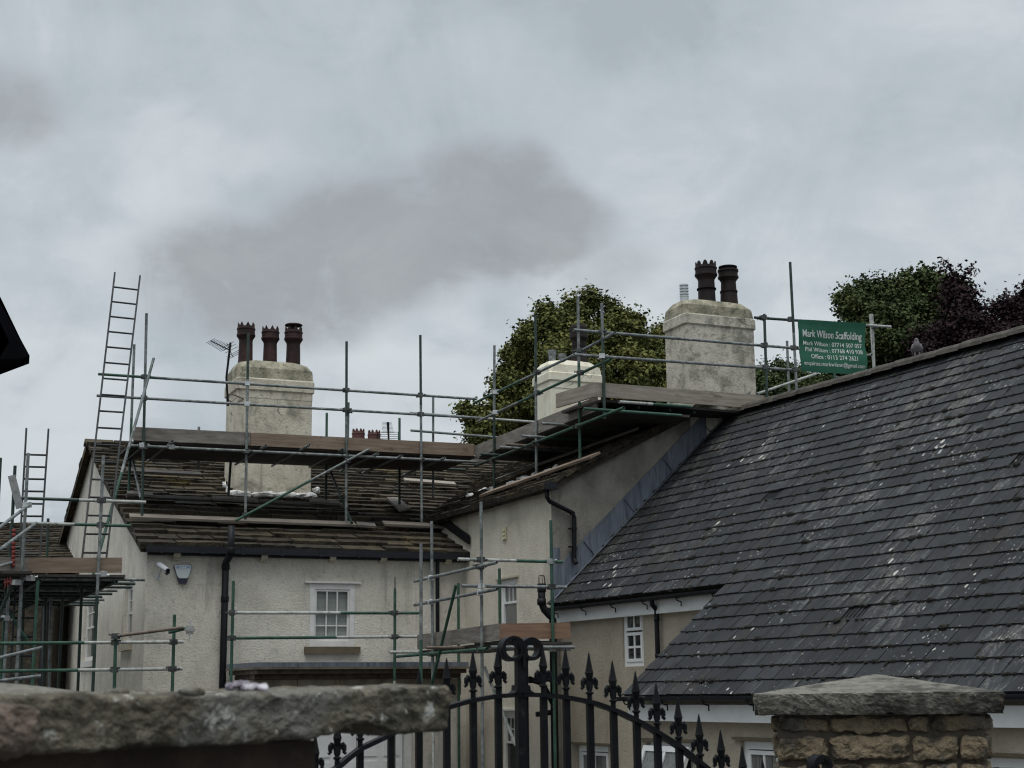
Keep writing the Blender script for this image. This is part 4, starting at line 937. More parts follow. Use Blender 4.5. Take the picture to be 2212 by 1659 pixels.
# fascias and gutters
fa = MB(); fz = G1.z
p0 = G1 + sN * .14 + sA * .02; L_ = (G1 - F0).dot(sA) + .02
fa.box(p0 - sA * L_ / 2 - Z * .18, sA * L_ / 2, sN * .012, Z * .10); fa.box(p0 - sA * L_ / 2 + sN * .06 - Z * .275, sA * L_ / 2, sN * .07, Z * .008)
obj('fascia', fa, M['white'], slate)
fb = MB(); p0 = E0 + sN * .15 - sA * .06; fb.box(p0 + sA * UMAX / 2 - Z * .205, sA * (UMAX / 2 + .04), sN * .012, Z * .095); fb.box(p0 + sA * UMAX / 2 + sN * .06 - Z * .295, sA * UMAX / 2, sN * .07, Z * .008)
fb.box(E0 - sA * .05 + sN * .18 - Z * .2, sA * .012, sN * .05, Z * .12)
obj('fascia', fb, M['white'], slate)
def half_gutter(p, d, L, r=.055):
    mb = MB(); out = -sN; n = 8
    sec = [p + out * (r * math.cos(math.pi * q / n)) + Z * (-r * math.sin(math.pi * q / n)) for q in range(n + 1)]
    inn = [p + out * (r * .88 * math.cos(math.pi * q / n)) + Z * (-r * .88 * math.sin(math.pi * q / n)) for q in range(n + 1)]
    mb.prism(sec + inn[::-1], d * L)
    for k in range(int(L / .85) + 1):
        c = p + d * (.15 + k * .85)
        secb = [c + out * (r * 1.1 * math.cos(math.pi * q / n)) + Z * (-r * 1.1 * math.sin(math.pi * q / n) - .0) for q in range(n + 1)]
        mb.prism(secb, d * .03)
        mb.path([c + out * r * .6 - Z * r * .7, c - Z * r * 1.6, c - out * r * 1.2 - Z * r * 1.9, c - out * r * 1.2 - Z * r * 3], .010, 5)
    return mb
obj('gutter', half_gutter(G1 + sN * .03 - Z * .05 - sA * (L_ - .03), sA, L_ - .05), M['gutter'], slate)
obj('gutter', half_gutter(E0 + sN * .035 - Z * .012 - sA * .16, sA, UMAX + .1), M['gutter'], slate)
sd = MB(); plw = shift(UW, -sN * .07)
tp_ = onp(1407, 1292, shift(UW, -sN * .18)); b1 = onp(1409, 1303, shift(UW, -sN * .17)); b2 = onp(1418, 1317, plw)
sd.path([tp_, b1 - Z * .02, b2 - Z * .0, b2 - Z * .08, b2 - Z * 3.6], .035, 12)
for dz in (.12, .62): sd.lathe(b2 - Z * (dz + .04), [(.041, 0), (.041, .05)], 12)
sd.box(b2 - Z * .62 + sA * .06, sA * .06, sN * .012, Z * .01)
obj('downpipe', sd, M['black'], slate, smooth=True)
av = MB(); ro = rect(1209, 1333, 1221, 1360, UW, sA)
for k in range(6):
    z_ = ro[2] + (ro[3] - ro[2]) * (k + .5) / 6; av.box(Vector((UW[0].x, UW[0].y, 0)) + sA * (ro[0] + ro[1]) / 2 + Z * z_ - sN * .012, sA * (ro[1] - ro[0]) / 2, sN * .01, Z * .012)
obj('air_brick', av, M['sill'], slate)
# big soil stack at the inner corner
ss = MB(); Ys = C.y - .45
t0 = at(1170, 1262, Ys); bnd = at(1170, 1303, Ys); c2 = at(1194, 1330, Ys + .05)
ss.path([t0, bnd, bnd.lerp(c2, .25) - Z * .05, bnd.lerp(c2, .7) - Z * .05, c2 - Z * .06, c2 - Z * 4.2], .058, 14)
ss.lathe(t0, [(.066, -.12), (.068, -.1), (.068, 0), (.062, .01)], 14); ss.lathe(bnd + Z * .02, [(.068, -.05), (.07, 0), (.068, .05)], 14)
for k in range(9):
    a = 2 * math.pi * k / 9; d = V3(math.cos(a), math.sin(a), 0); ss.path([t0 + d * .058, t0 + d * .05 + Z * .1, t0 + d * .038 + Z * .135], .006, 4)
ss.lathe(t0 + Z * .13, [(.045, 0), (.03, .008)], 12)
for dz, L in ((.95, .42), (1.45, .3)):
    ss.path([c2 - Z * dz, c2 - Z * (dz + .0) - WD * 0 - wacross * L - Z * .03], .04, 10)
ss.path([c2 - Z * .95 - wacross * .42, c2 - Z * 1.02 - wacross * .2, c2 - Z * 1.35], .045, 10)
obj('soil_pipe', ss, M['black'], slate, smooth=True)
# ------------------------------------------------------------------ scaffolds: tubes, boards, couplers
TM = {'m': 'galv', 'w': 'white_tube', 'g': 'green', 'd': 'dkgreen', 'r': 'rust_tube'}
cpm = MB()
cpm.box((0, 0, 0), (.045, 0, 0), (0, .050, 0), (0, 0, .038)); cpm.lathe((0, 0, -.042), [(.034, 0), (.042, .01), (.042, .074), (.034, .084)], 10)
cpm.lathe((.03, .0, -.0), [(.012, 0), (.012, .055), (.019, .056), (.019, .072), (.008, .073), (.008, .088)], 6, ax=V3(.8, .6, 0)); cpm.lathe((-.02, -.02, .01), [(.01, 0), (.01, .06), (.017, .061), (.017, .074)], 6, ax=V3(-.6, -.8, .2))
cme = {}
def coupler_at(p, parent, kind='coupler'):
    if kind not in cme:
        me = bpy.data.meshes.new('coupler'); me.from_pydata(cpm.v, [], cpm.f); me.materials.append(M[kind]); cme[kind] = me
    o = bpy.data.objects.new('coupler', cme[kind]); COL.objects.link(o); o.parent = parent; o.location = p - LOC[parent.name]
    o.rotation_euler = (rnd.choice((0, 0, math.pi)), 0, rnd.uniform(0, 6.28))
    return o
class Scaffold:
    def __init__(s, name, label, loc, group=None):
        s.root = thing(name, label, 'scaffold', loc, group); s.poles, s.rails = [], []
    def tube(s, name, p, q, code='m', frac=.5, lst=None, r=.0242, label=None):
        mb = MB(); mb.tube(p, q, r, 12, 0, 1 if len(code) > 1 else None, frac if len(code) > 1 else 1.0)
        o = obj(name, mb, [M[TM[c]] for c in code], s.root, label=label)
        me = o.data
        sm = [len(f.vertices) == 4 for f in me.polygons]; me.polygons.foreach_set('use_smooth', sm)
        (s.poles if name in ('pole', 'stub_pole') else s.rails).append((Vector(p), Vector(q)))
        return o
    def board(s, name, p, q, wid, th, m='wood_grey', label=None):
        mb = MB(); mb.board(p, q, wid, th); return obj(name, mb, M[m], s.root, label=label)
    def couple(s, maxn=90, newp=.1, tol=.11):
        done = []
        for i, (p, q) in enumerate(s.poles):
            for (a, b) in s.rails:
                d1, d2, w0 = q - p, b - a, p - a
                A, B, D, E_, Fq = d1.dot(d1), d1.dot(d2), d2.dot(d2), d1.dot(w0), d2.dot(w0)
                den_ = A * D - B * B
                if abs(den_) < 1e-6: continue
                t = (B * Fq - D * E_) / den_; u_ = (A * Fq - B * E_) / den_
                if not (-.02 < t < 1.02 and -.03 < u_ < 1.03): continue
                c1, c2 = p + d1 * t, a + d2 * u_
                if (c1 - c2).length < tol and len(done) < maxn:
                    m_ = (c1 + c2) / 2
                    if all((m_ - d).length > .07 for d in done):
                        done.append(m_); coupler_at(m_, s.root, 'coupler_new' if rnd.random() < newp else 'coupler')
def toe(sc, x0, y0, x1, y1, pl, m, h=.225, back=None, label=None):
    p, q = onp(x0, y0, pl), onp(x1, y1, pl)
    return sc.board('toe_board', p, q, Z * -h, back * .038, m, label)
def deck(sc, p, q, wdir, n, z_off=0, m='wood_dark', name='deck_board'):
    for k in range(n):
        a = wdir * (.232 * k); sc.board(name, p + a + Z * (z_off + rnd.uniform(-.004, .004)), q + a + Z * (z_off), wdir * .225, Z * -.038, m)

# --- long scaffold across the main roof
A1 = Scaffold('roof_scaffold', 'long scaffold standing on the main stone roof in front of the cracked three-pot chimney', (mp(2, .8, 0).x, mp(2, .8, 0).y, eaveZ))
PMr = shift(PM, Vd * .05)              # rails run behind the poles
PMl = shift(PM, -Vd * .05)             # ledger in front
PMb = shift(PM, Vd * 1.75)             # back row
for x0, y0, x1, y1, c, f in ((316.5, 677, 306.6, 1114, 'md', .36), (536.4, 720.8, 530, 1122, 'dm', .25), (748.7, 737.7, 747.6, 1128, 'dm', .42), (908, 724, 911, 1130, 'dm', .38)):
    A1.tube('pole', onp(x0, y0, PM), onp(x1, y1, PM), c, f)
for x0, y0, x1, y1, c, f in ((290, 744, 278, 1066, 'mg', .5), (499, 985, 493, 1077, 'd', 1), (705.9, 892, 704, 1083, 'gd', .4), (863, 903, 863, 1089, 'gd', .4), (935.7, 858.6, 935.7, 1075, 'm', 1)):
    A1.tube('pole', onp(x0, y0, PMb), onp(x1, y1, PMb), c, f)
A1.tube('stub_pole', onp(752.6, 869.6, shift(PM, Vd * .09)), onp(751, 960, shift(PM, Vd * .09)), 'm')
A1.tube('stub_pole', onp(429.6, 922, PMb), onp(428.5, 1012, PMb), 'm')
A1.tube('guard_rail', onp(212, 808, PMr), onp(1030, 862, PMr), 'gm', .14)
A1.tube('guard_rail', onp(209, 854.5, PMr), onp(1036, 903, PMr), 'm')
A1.tube('ledger', onp(283, 962.5, PMl), onp(1031, 998, PMl), 'm')
A1.tube('ledger', onp(345, 984, PMb), onp(1005, 1015, PMb), 'd')
A1.tube('brace', onp(332, 774, shift(PM, -Vd * .12)), onp(199, 1248, shift(PM, -Vd * 1.9)), 'mg', .55)
A1.tube('brace', onp(509, 1124.6, shift(PM, -Vd * .09)), onp(797, 970.5, shift(PM, -Vd * .09)), 'gm', .55)
A1.tube('brace', onp(713.9, 1019, shift(PM, Vd * 1.6)), onp(760, 1130, shift(PM, Vd * .05)), 'md', .5)
A1.tube('brace', onp(287, 996, shift(PM, Vd * 1.6)), onp(304, 1076, shift(PM, Vd * .6)), 'm')
A1.tube('brace', onp(285, 1525 / 1, PM), onp(283, 1530, PM), 'd') if False else None
for x, y, f in ((372, 953.5, .25), (574, 963, .25), (668.5, 961, .55), (816, 979.7, .25), (867.6, 984.7, .25), (960.9, 989.7, .25), (318, 956, .15), (740, 972, .1)):
    p = onp(x, y, shift(PM, -Vd * f)); A1.tube('transom', p, p + Vd * (f + 2.1), 'm' if f > .2 else 'd')
toe(A1, 289, 922, 541, 934.3, shift(PM, Vd * .03), 'wood_grey', .232, Vd)
toe(A1, 542, 934.4, 1025, 958.8, shift(PM, Vd * .03), 'wood_brown', .232, Vd)
p, q = onp(291, 953.5, PM), onp(1030, 988, PM)
deck(A1, p + Vd * .08, q + Vd * .08, Vd, 8, .035)
A1.couple(newp=.2)
tag(coupler_at(onp(372, 966, PMl), A1.root, 'coupler_new'))
coupler_at(onp(308.5, 962, PMl), A1.root, 'coupler_new')

# --- scaffold along the wing
A2 = Scaffold('roof_scaffold', 'scaffold running up beside the wing roof in front of the white chimney', (pB.x - .5, pB.y + 2, C.z))
win_ = WD.cross(Z); win_ = win_ if win_.dot(U) > 0 else -win_
PWr = shift(PW, win_ * .05); PWl = shift(PW, -win_ * .05)
for x0, y0, x1, y1, c, f in ((1068, 746.3, 1067, 1058, 'md', .45), (1156.5, 681.8, 1158.8, 1027, 'dm', .42), (1248.4, 641, 1253, 990, 'mg', .42)):
    A2.tube('pole', onp(x0, y0, PW), onp(x1, y1, PW), c, f)
A2.tube('guard_rail', onp(1026, 870, PWr), onp(1240, 767, PWr), 'gm', .5)
A2.tube('guard_rail', onp(1215, 780, shift(PWr, -win_ * .0 + Z * .0)), onp(1329, 718.5, PWr), 'm')
A2.tube('guard_rail', onp(1032, 910.5, PWr), onp(1319, 776, PWr), 'mg', .35)
A2.tube('ledger', onp(1026, 1007, PWl), onp(1347.5, 880.8, PWl), 'dg', .5)
for x, y, c in ((1038.8, 980.9, 'd'), (1078.5, 966, 'm'), (1093, 960, 'r'), (1126, 941.7, 'mg'), (1169.7, 914.5, 'mg'), (1261, 882.7, 'g')):
    p = onp(x, y, shift(PW, -win_ * .38)); A2.tube('transom', p, p + win_ * 1.75, c, .3)
toe(A2, 1026, 963, 1287, 856.5, shift(PW, win_ * .03), 'wood_grey', .232, win_)
p, q = onp(1026, 993, PW), onp(1289, 889, PW); deck(A2, p + win_ * .08, q + win_ * .08, win_, 7, .05)
Wb = shift(PW, win_ * 1.5)
for x0, y0, x1, y1 in ((1110, 868, 1112, 1000), (1215, 840, 1216, 960)): pass
# far guard rails closing the end of the wing deck
PE = vplane(at(887, 930, 29.6), at(1068, 944, 30.2))
A2.tube('guard_rail', onp(885.6, 892, PE), onp(1160, 912, PE), 'mw', .6); A2.tube('guard_rail', onp(887, 929.8, PE), onp(1075, 945, PE), 'm')
A2.couple(newp=.2)

# --- scaffold round the tall chimney, carrying the banner
A3 = Scaffold('roof_scaffold', 'scaffold round the tall lichened chimney, with the green banner on its rails', (pB.x + 1.5, pB.y + .8, C.z))
rb = hor(PR[1]); rb = rb if rb.y > 0 else -rb      # away from the camera
rd = hor(pRend - pB)
PRr = shift(PR, rb * .05); PRl = shift(PR, -rb * .05)
for x0, y0, x1, y1, c, f in ((1300, 655, 1306, 905, 'md', .3), (1651, 678.6, 1658, 900, 'd', 1), (1706.7, 566.3, 1722.5, 875, 'dm', .5)):
    A3.tube('pole', onp(x0, y0, PR), onp(x1, y1, PR), c, f)
PR2 = shift(PR, rb * 1.4)
for x0, y0, x1, y1, c in ((1700, 736.5, 1706, 880, 'm'), (1803, 700, 1803, 860, 'gw'), (1880, 678.6, 1889.5, 830, 'w')):
    A3.tube('pole', onp(x0, y0, PR2), onp(x1, y1, PR2), c, .85)
A3.tube('guard_rail', onp(1238.5, 712.6, PRr), onp(1726, 753, PRr), 'm')
A3.tube('guard_rail', onp(1240, 766, PRr), onp(1725, 800, PRr), 'm')
pa, pb_ = onp(1630.3, 686, PRr), onp(1716, 691, PRr)
pe = onp(1924, 706, shift(PR, rb * .3)); A3.tube('banner_rail', pa, pe, 'dw', .62)
A3.tube('brace', onp(1635, 851, shift(PR, rb * .9)), onp(1762, 808, shift(PR, rb * 1.5)), 'w')
A3.tube('stub_pole', onp(1866, 768, shift(PR, rb * 1.35)), onp(1884, 766, shift(PR, rb * .95)), 'm')
A3.tube('stub_pole', onp(1884, 678.6, shift(PR, rb * .36)), onp(1889.5, 826, shift(PR, rb * .36)), 'w')
toe(A3, 1287, 825.5, 1669, 856, shift(PR, rb * .03), 'wood_tan', .232, rb, label='tan weathered toe board')
toe(A3, 1670, 856, 1712, 859, shift(PR, rb * .035), 'wood_tan', .232, rb)
A3.board('toe_board', onp(1288, 826, shift(PR, rb * .02)), onp(1288, 826, shift(PR, rb * .02)) + rb * 1.1, Z * -.232, rd * -.038, 'wood_tan')
p, q = onp(1296, 859, PR), onp(1690, 893, PR)
deck(A3, p + rb * .09 + rd * .1, q + rb * .09, rb, 5, m='wood_dark')
for k in range(8):
    a = onp(1338 + k * 19.4, 865.5 + k * 1.25, shift(PR, -rb * .10)); b = onp(1338 + (k + 1) * 19.4, 865.5 + (k + 1) * 1.25, shift(PR, -rb * .10))
A3.tube('ledger', onp(1338, 868, shift(PR, rb * .02)), onp(1494, 879, shift(PR, rb * .02)), 'wg', .45)
A3.tube('ledger', onp(1335, 872, shift(PR, rb * .95)), onp(1570, 890, shift(PR, rb * .95)), 'd')
for x, y in ((1380, 880), (1448, 886), (1500, 890)):
    p = onp(x, y, shift(PR, rb * .1)); A3.tube('transom', p, p + rb * 1.0, 'd')
A3.couple(newp=.15)

# banner of green mesh with its lettering
PBn = shift(PR, rb * .12)
bTL, bTR, bBR, bBL = [onp(*c, PBn) for c in ((1721.6, 690.5), (1866, 699), (1874, 811), (1729.7, 801.5))]
bn_n = PBn[1] if PBn[1].y < 0 else -PBn[1]
def bpt(u, v, d=0.0):
    top = bTL.lerp(bTR, u); bot = bBL.lerp(bBR, u)
    w = .018 * math.sin(v * 9 + 1.2 * u) * (1 - .3 * v) + .012 * math.sin(u * 7 + v * 3) + (.03 * max(0, .1 - v) / .1)
    side = .006 * math.sin(v * 11)
    return top.lerp(bot, v) + bn_n * (w + d) + (bTR - bTL).normalized() * side * (2 * u - 1)
bm = MB(); nu, nv = 28, 24
for d in (0.0, -.004):
    vs = [bpt(i / nu, j / nv, d) for j in range(nv + 1) for i in range(nu + 1)]
    bm.add(vs, [(j * (nu + 1) + i, j * (nu + 1) + i + 1, (j + 1) * (nu + 1) + i + 1, (j + 1) * (nu + 1) + i) for j in range(nv) for i in range(nu)])
banner = obj('banner', bm, M['banner'], None, True, 'green scaffolding company banner with white lettering hung between two poles', 'banner')
banner_loc = LOC[banner.name]
def lettering(text, u0, u1, v0, v1, bold=0.0):
    cu = bpy.data.curves.new('txt', 'FONT'); cu.body = text; cu.size = 1; cu.offset = bold; cu.resolution_u = 3
    to = bpy.data.objects.new('txt', cu); me = bpy.data.meshes.new_from_object(to)
    xs_ = [v.co.x for v in me.vertices]; ys_ = [v.co.y for v in me.vertices]
    # cap-height band 0..0.73 of the font size fills v1..v0
    x0, x1 = min(xs_), max(xs_)
    mb = MB(); vs = []
    for v in me.vertices:
        u_ = u0 + (u1 - u0) * (v.co.x - x0) / (x1 - x0); vv = v1 + (v0 - v1) * (v.co.y / .72)
        vs.append(bpt(u_, vv, .004))
    mb.add(vs, [tuple(p.vertices) for p in me.polygons])
    obj('lettering', mb, M['letter'], banner)
    bpy.data.meshes.remove(me); bpy.data.objects.remove(to); bpy.data.curves.remove(cu)
lettering('Mark Wilson Scaffolding', .055, .945, .185, .325, .015)
lettering('Mark Wilson : 07714 507 057', .06, .945, .400, .483, .005)
lettering('Phil Wilson : 07768 410 938', .09, .94, .520, .603, .005)
lettering('Office : 0113 274 2621', .17, .85, .650, .737, .005)
lettering('enquiries.markwilson@gmail.com', .05, .965, .792, .873, .003)

# --- low scaffold by the porch and along the foot of the wing
pC = at(1040, 1352, 22.3)
PC1 = (pC, hor(WD).cross(Z)); PC2 = (pC, hor(U).cross(Z))
A4 = Scaffold('low_scaffold', 'low L-shaped scaffold with brown toe boards by the porch at the foot of the wing', (pC.x, pC.y, 0))
o1 = -win_; o2 = -Vd
for x0, y0, x1, y1, c, f, pl in ((932.3, 1126, 936.6, 1659, 'mw', .5, PC1), (1039, 1084, 1042.7, 1659, 'm', 1, PC1), (1189.6, 1124, 1199.5, 1640, 'g', 1, PC2)):
    p = onp(x0, y0, pl); q = onp(x1, y1, pl); q = p + (q - p) * ((p.z + .02) / (p.z - q.z)); A4.tube('pole', p, q, c, f)
farp = onp(909.5, 1174, shift(PC1, win_ * -.0)); 
PFar = shift(PC1, o1 * .9)
p = onp(909.5, 1174, PFar); A4.tube('pole', p, V3(p.x, p.y, .0), 'mg', .3)
pin = shift(PC1, win_ * 1.1)
for x0, y0, yy, c in ((1078.7, 1228, 1420, 'g'), (990, 1259.6, 1420, 'g')):
    p = onp(x0, y0, pin); A4.tube('pole', p, V3(p.x, p.y, 0), c)
A4.tube('brace', onp(984.9, 1264.5, shift(PC1, -win_ * .08)), onp(930, 1490, shift(PC1, -win_ * .08)), 'g')
A4.tube('brace', onp(1046, 1440, shift(PC1, win_ * .25)), onp(1114, 1610, shift(PC1, win_ * .6)), 'w')
PC2r = shift(PC2, Vd * .05); PC1r = shift(PC1, win_ * .05); PC1l = shift(PC1, -win_ * .05)
A4.tube('guard_rail', onp(988.9, 1208, PC2r), onp(1215, 1214, PC2r), 'wg', .55)
A4.tube('guard_rail', onp(996.8, 1265.5, PC2r), onp(1224, 1268.5, PC2r), 'm')
A4.tube('guard_rail', onp(895.6, 1255.6, PC1l), onp(1073, 1215, PC1l), 'm')
A4.tube('guard_rail', onp(895.6, 1307, PC1l), onp(1074, 1272.5, PC1l), 'm')
toe(A4, 901, 1371.6, 1074, 1347.5, PC1r, 'wood_grey', .225, win_, label='grey toe board')
toe(A4, 1076, 1347, 1232, 1344.9, PC2r, 'wood_red', .232, Vd, label='reddish new toe board')
p, q = onp(903, 1406, PC1r), onp(1070, 1386, PC1r); deck(A4, p + win_ * .06, q + win_ * .06, win_, 5)
p, q = onp(1078, 1384, PC2r), onp(1200, 1384, PC2r); deck(A4, p + Vd * .06, q + Vd * .06, Vd, 4)
A4.tube('transom', onp(920, 1399, shift(PC1, -win_ * .5)), onp(920, 1399, shift(PC1, -win_ * .5)) + U * .62, 'r')
a_ = onp(841, 1408.7, shift(PC1, -win_ * .35)); A4.tube('transom', a_, a_ + U * 1.6, 'wm', .3)
A4.tube('ledger', onp(855, 1418.6, PC1l), onp(1052, 1401.5, PC1l), 'g')
A4.tube('ledger', onp(1040, 1402, PC2r), onp(1232, 1402, PC2r), 'm')
a_ = onp(1060, 1398, PC1l); A4.tube('transom', a_, a_ + U * 1.3, 'm')
A4.couple(newp=.25)

# --- rails in front of the main front wall
PG = vplane(at(504, 1324, 23.9), at(909, 1324, 25.4))
A5 = Scaffold('guard_rails', 'two-rail tube barrier in front of the blind-covered sash window', (at(504, 1324, 23.9).x + 2, 24.5, 0))
p = onp(504.3, 1254.7, shift(PG, -Vd * .05)); A5.tube('pole', p, V3(p.x, p.y, 0), 'g')
p = onp(853.2, 1276, shift(PG, -Vd * .04)); q = V3(p.x, p.y, 0.9); A5.tube('pole', p, q, 'gw', .45)
mb = MB(); mb.lathe(p, [(.0242, 0), (.010, .06), (.009, .22), (.005, .23)], 10); obj('spigot', mb, M['dkgreen'], A5.root)
p = onp(908, 1300, shift(PG, Vd * .1))
A5.tube('guard_rail', onp(494.7, 1324, PG), onp(912, 1324.4, PG), 'wg', .56); A5.tube('guard_rail', onp(492.4, 1378.6, PG), onp(905, 1375.3, PG), 'gw', .55)
A5.couple()

# --- scaffold along the left gable
YL = 22.8
PLf = vplane(at(60, 1240, YL), at(265, 1240, YL + .35))
lu = hor(PLf[1].cross(Z)); lu = lu if lu.x > 0 else -lu
A6 = Scaffold('gable_scaffold', 'scaffold with a timber-edged deck along the left gable wall, two ladders on it', (at(150, 1240, YL).x, YL + 1, 0))
PLr = shift(PLf, Vd * .05)
def ground_pole(sc, x0, y0, x1, y1, pl, c, f=.5, zb=0.0):
    p, q = onp(x0, y0, pl), onp(x1, y1, pl); q = p + (q - p) * ((p.z - zb) / (p.z - q.z)); return sc.tube('pole', p, q, c, f)
ground_pole(A6, 32.6, 1006, 8, 1477, PLf, 'dm', .3); ground_pole(A6, 61, 979, 34.7, 1482, shift(PLf, -Vd * .25), 'm'); ground_pole(A6, 81.7, 1254, 69.4, 1487, shift(PLf, -Vd * .5), 'g')
ground_pole(A6, 1, 989, -22, 1450, shift(PLf, Vd * .2), 'd')
ground_pole(A6, 223.6, 984, 200, 1500, PLf, 'md', .35)
for x0, y0, x1, y1, d, c in ((177, 1262, 167.6, 1501, 1.8, 'd'), (136, 1280, 125, 1498, 3.8, 'd'), (104, 1120, 93, 1498, 4.6, 'd')):
    ground_pole(A6, x0, y0, x1, y1, shift(PLf, Vd * d), c)
A6.tube('guard_rail', onp(45.6, 1076, PLr), onp(315.5, 1085, PLr), 'dw', .46); A6.tube('guard_rail', onp(59.5, 1130, PLr), onp(282.7, 1136, PLr), 'wg', .45)
pl_l = (onp(60, 1200, PLf), lu)      # left edge of the deck runs away along Vd
for x0, y0, x1, y1, c in ((78, 1130, -10, 1194, 'm'), (62, 1091, -10, 1146, 'm')):
    A6.tube('guard_rail', onp(x0, y0, shift(PLf, -Vd * .28)), onp(x1, y1, shift(PLf, -Vd * 2.0)), c)
toe(A6, 62, 1205, 264, 1204.5, PLr, 'wood_brown', .225, Vd, label='brown weathered toe board')
A6.board('toe_board', onp(62, 1206, PLr), onp(62, 1206, PLr) - lu * 1.6 - Vd * .9, Z * -.225, Vd * .038, 'wood_grey')
p = onp(62, 1240, PLr)
dz = Vd * 7.2
for k in range(6):
    a = lu * (.235 * k); A6.board('deck_board', p + a, p + a + dz, lu * .225, Z * -.038, 'wood_dark')
for k in range(3):
    a = -lu * (.235 * (k + 1)); A6.board('deck_board', p + a - Vd * .6, p + a + dz, lu * .225, Z * -.038, 'wood_dark')
for k in range(9):
    c0 = p + Vd * (.1 + k * .85) - Z * .065 - lu * (.7); A6.tube('transom', c0, c0 + lu * (2.45 + rnd.uniform(-.08, .18)), 'd' if k % 3 else 'm')
for off in (.15, 1.25): A6.tube('ledger', p + lu * off - Z * .115 - Vd * .15, p + lu * off - Z * .115 + dz, 'd')
A6.tube('brace', onp(28, 1385, shift(PLf, -Vd * .1)), onp(-12, 1480, shift(PLf, -Vd * .1)), 'm') if False else None
A6.tube('brace', onp(38, 1390, shift(PLf, -Vd * .1)), onp(-10, 1490, shift(PLf, -Vd * .1)), 'm') if False else None
A6.tube('brace', onp(34, 1250, shift(PLf, -Vd * .15)), onp(-6, 1335, shift(PLf, -Vd * .15)), 'd')
for x0, y0, x1, y1, d, c in ((110, 1292, 106, 1492, 2.6, 'm'), (52, 1285, 44, 1490, 1.2, 'd'), (14, 1255, 2, 1490, .4, 'g')):
    ground_pole(A6, x0, y0, x1, y1, shift(PLf, Vd * d), c)
for x0, y0, x1, y1, d0, d1, c in ((-12, 1345, 82, 1300, -.2, .9, 'd'), (-10, 1226, 30, 1214, -.7, -.05, 'm'), (4, 1300, 66, 1395, .1, .1, 'g'), (-10, 1186, 44, 1183, .05, .05, 'd')):
    A6.tube('brace', onp(x0, y0, shift(PLf, Vd * d0)), onp(x1, y1, shift(PLf, Vd * d1)), c)
A6.couple(newp=.2)
for x, y in ((66, 1249), (36, 1258), (222, 1240)): coupler_at(onp(x, y, shift(PLf, -Vd * .28)), A6.root, 'coupler_new')
# low rails nearer the camera on the left
PLo = vplane(at(0, 1390, 21.4), at(396, 1387, 22.6))
A7 = Scaffold('guard_rails', 'green and white tube barrier in front of the gable, low on the left', (at(200, 1400, 22).x, 22, 0))
ln = PLo[1] if PLo[1].y < 0 else -PLo[1]
ground_pole(A7, 377, 1328, 372, 1496, shift(PLo, ln * .05), 'g'); ground_pole(A7, 250, 1372, 246.6, 1501, shift(PLo, ln * .05), 'gw', .35); 
A7.tube('guard_rail', onp(-20, 1390, PLo), onp(396.5, 1386.8, PLo), 'gw', .47); A7.tube('guard_rail', onp(-20, 1450, PLo), onp(394, 1444.8, PLo), 'gw', .44)
A7.tube('brace', onp(254, 1373.5, shift(PLo, ln * .1)), onp(396, 1355.5, shift(PLo, ln * .3)), 'r')
A7.tube('stub_pole', onp(365, 1366, shift(PLo, ln * .12)), onp(404, 1357, shift(PLo, ln * .3)), 'g')
for x0, y0, x1, y1 in ((-10, 1423, 90, 1399), (-10, 1472, 87, 1460)): A7.tube('guard_rail', onp(x0, y0, shift(PLo, ln * .35)), onp(x1, y1, shift(PLo, ln * .12)), 'm')
A7.couple()
# bright coupler clamped on a tube end
sw = MB(); p = onp(410, 1361, shift(PLo, ln * .33))
sw.box(p, V3(.065, 0, 0), V3(0, .05, 0), V3(0, 0, .022)); sw.box(p + Z * .042, V3(.05, 0, 0), V3(0, .035, 0), V3(0, 0, .02)); sw.box(p - Z * .042, V3(.05, 0, 0), V3(0, .035, 0), V3(0, 0, .02))
sw.lathe(p + Z * .05, [(.012, 0), (.012, .05), (.022, .052), (.022, .07), (.008, .072), (.008, .1)], 8); sw.lathe(p - Z * .16, [(.005, 0), (.008, .02), (.008, .1)], 8)
obj('swivel_coupler', sw, M['coupler_new'], A7.root)

# ------------------------------------------------------------------ ladders
def ladder(name, label, lb, lt, rb_, rt_, n, matn, r=.016, t0=.02, t1=.95):
    L = (lt - lb).length
    root = thing(name, label, 'ladder', (lb + rb_) / 2)
    w = (rb_ - lb).normalized()
    for a, b in ((lb, lt), (rb_, rt_)):
        m_ = MB(); d = (b - a).normalized(); nn = d.cross(w).normalized(); m_.box((a + b) / 2, (b - a) / 2, w * .014, nn * .033); obj('stile', m_, M[matn], root)
    for k in range(n):
        t = t0 + (t1 - t0) * k / (n - 1); m_ = MB(); m_.tube(lb.lerp(lt, t), rb_.lerp(rt_, t), r, 8, hollow=False); obj('rung', m_, M[matn], root, True)
    return root
lb, rb_ = onp(176.6, 1212, shift(PLf, Vd * .25)), onp(229, 1212, shift(PLf, Vd * .25))
lt, rt_ = onp(248, 590, shift(PM, Vd * .25)), onp(302.5, 597, shift(PM, Vd * .25))
lad = ladder('ladder', 'tall grey metal ladder from the gable deck up past the end of the roof scaffold', lb, lt, rb_, rt_, 17, 'alu', t0=.025, t1=.945)
lb2, rb2 = onp(41, 1215, shift(PLf, Vd * .9)), onp(85.5, 1215, shift(PLf, Vd * .9)); lt2, rt2 = onp(57, 926, shift(PLf, Vd * 1.5)), onp(104.8, 927.6, shift(PLf, Vd * 1.5))
ladder('ladder', 'shorter ladder standing against the sky at the far left of the gable deck', lb2, lt2, rb2, rt2, 9, 'alu', t0=.06, t1=.8)
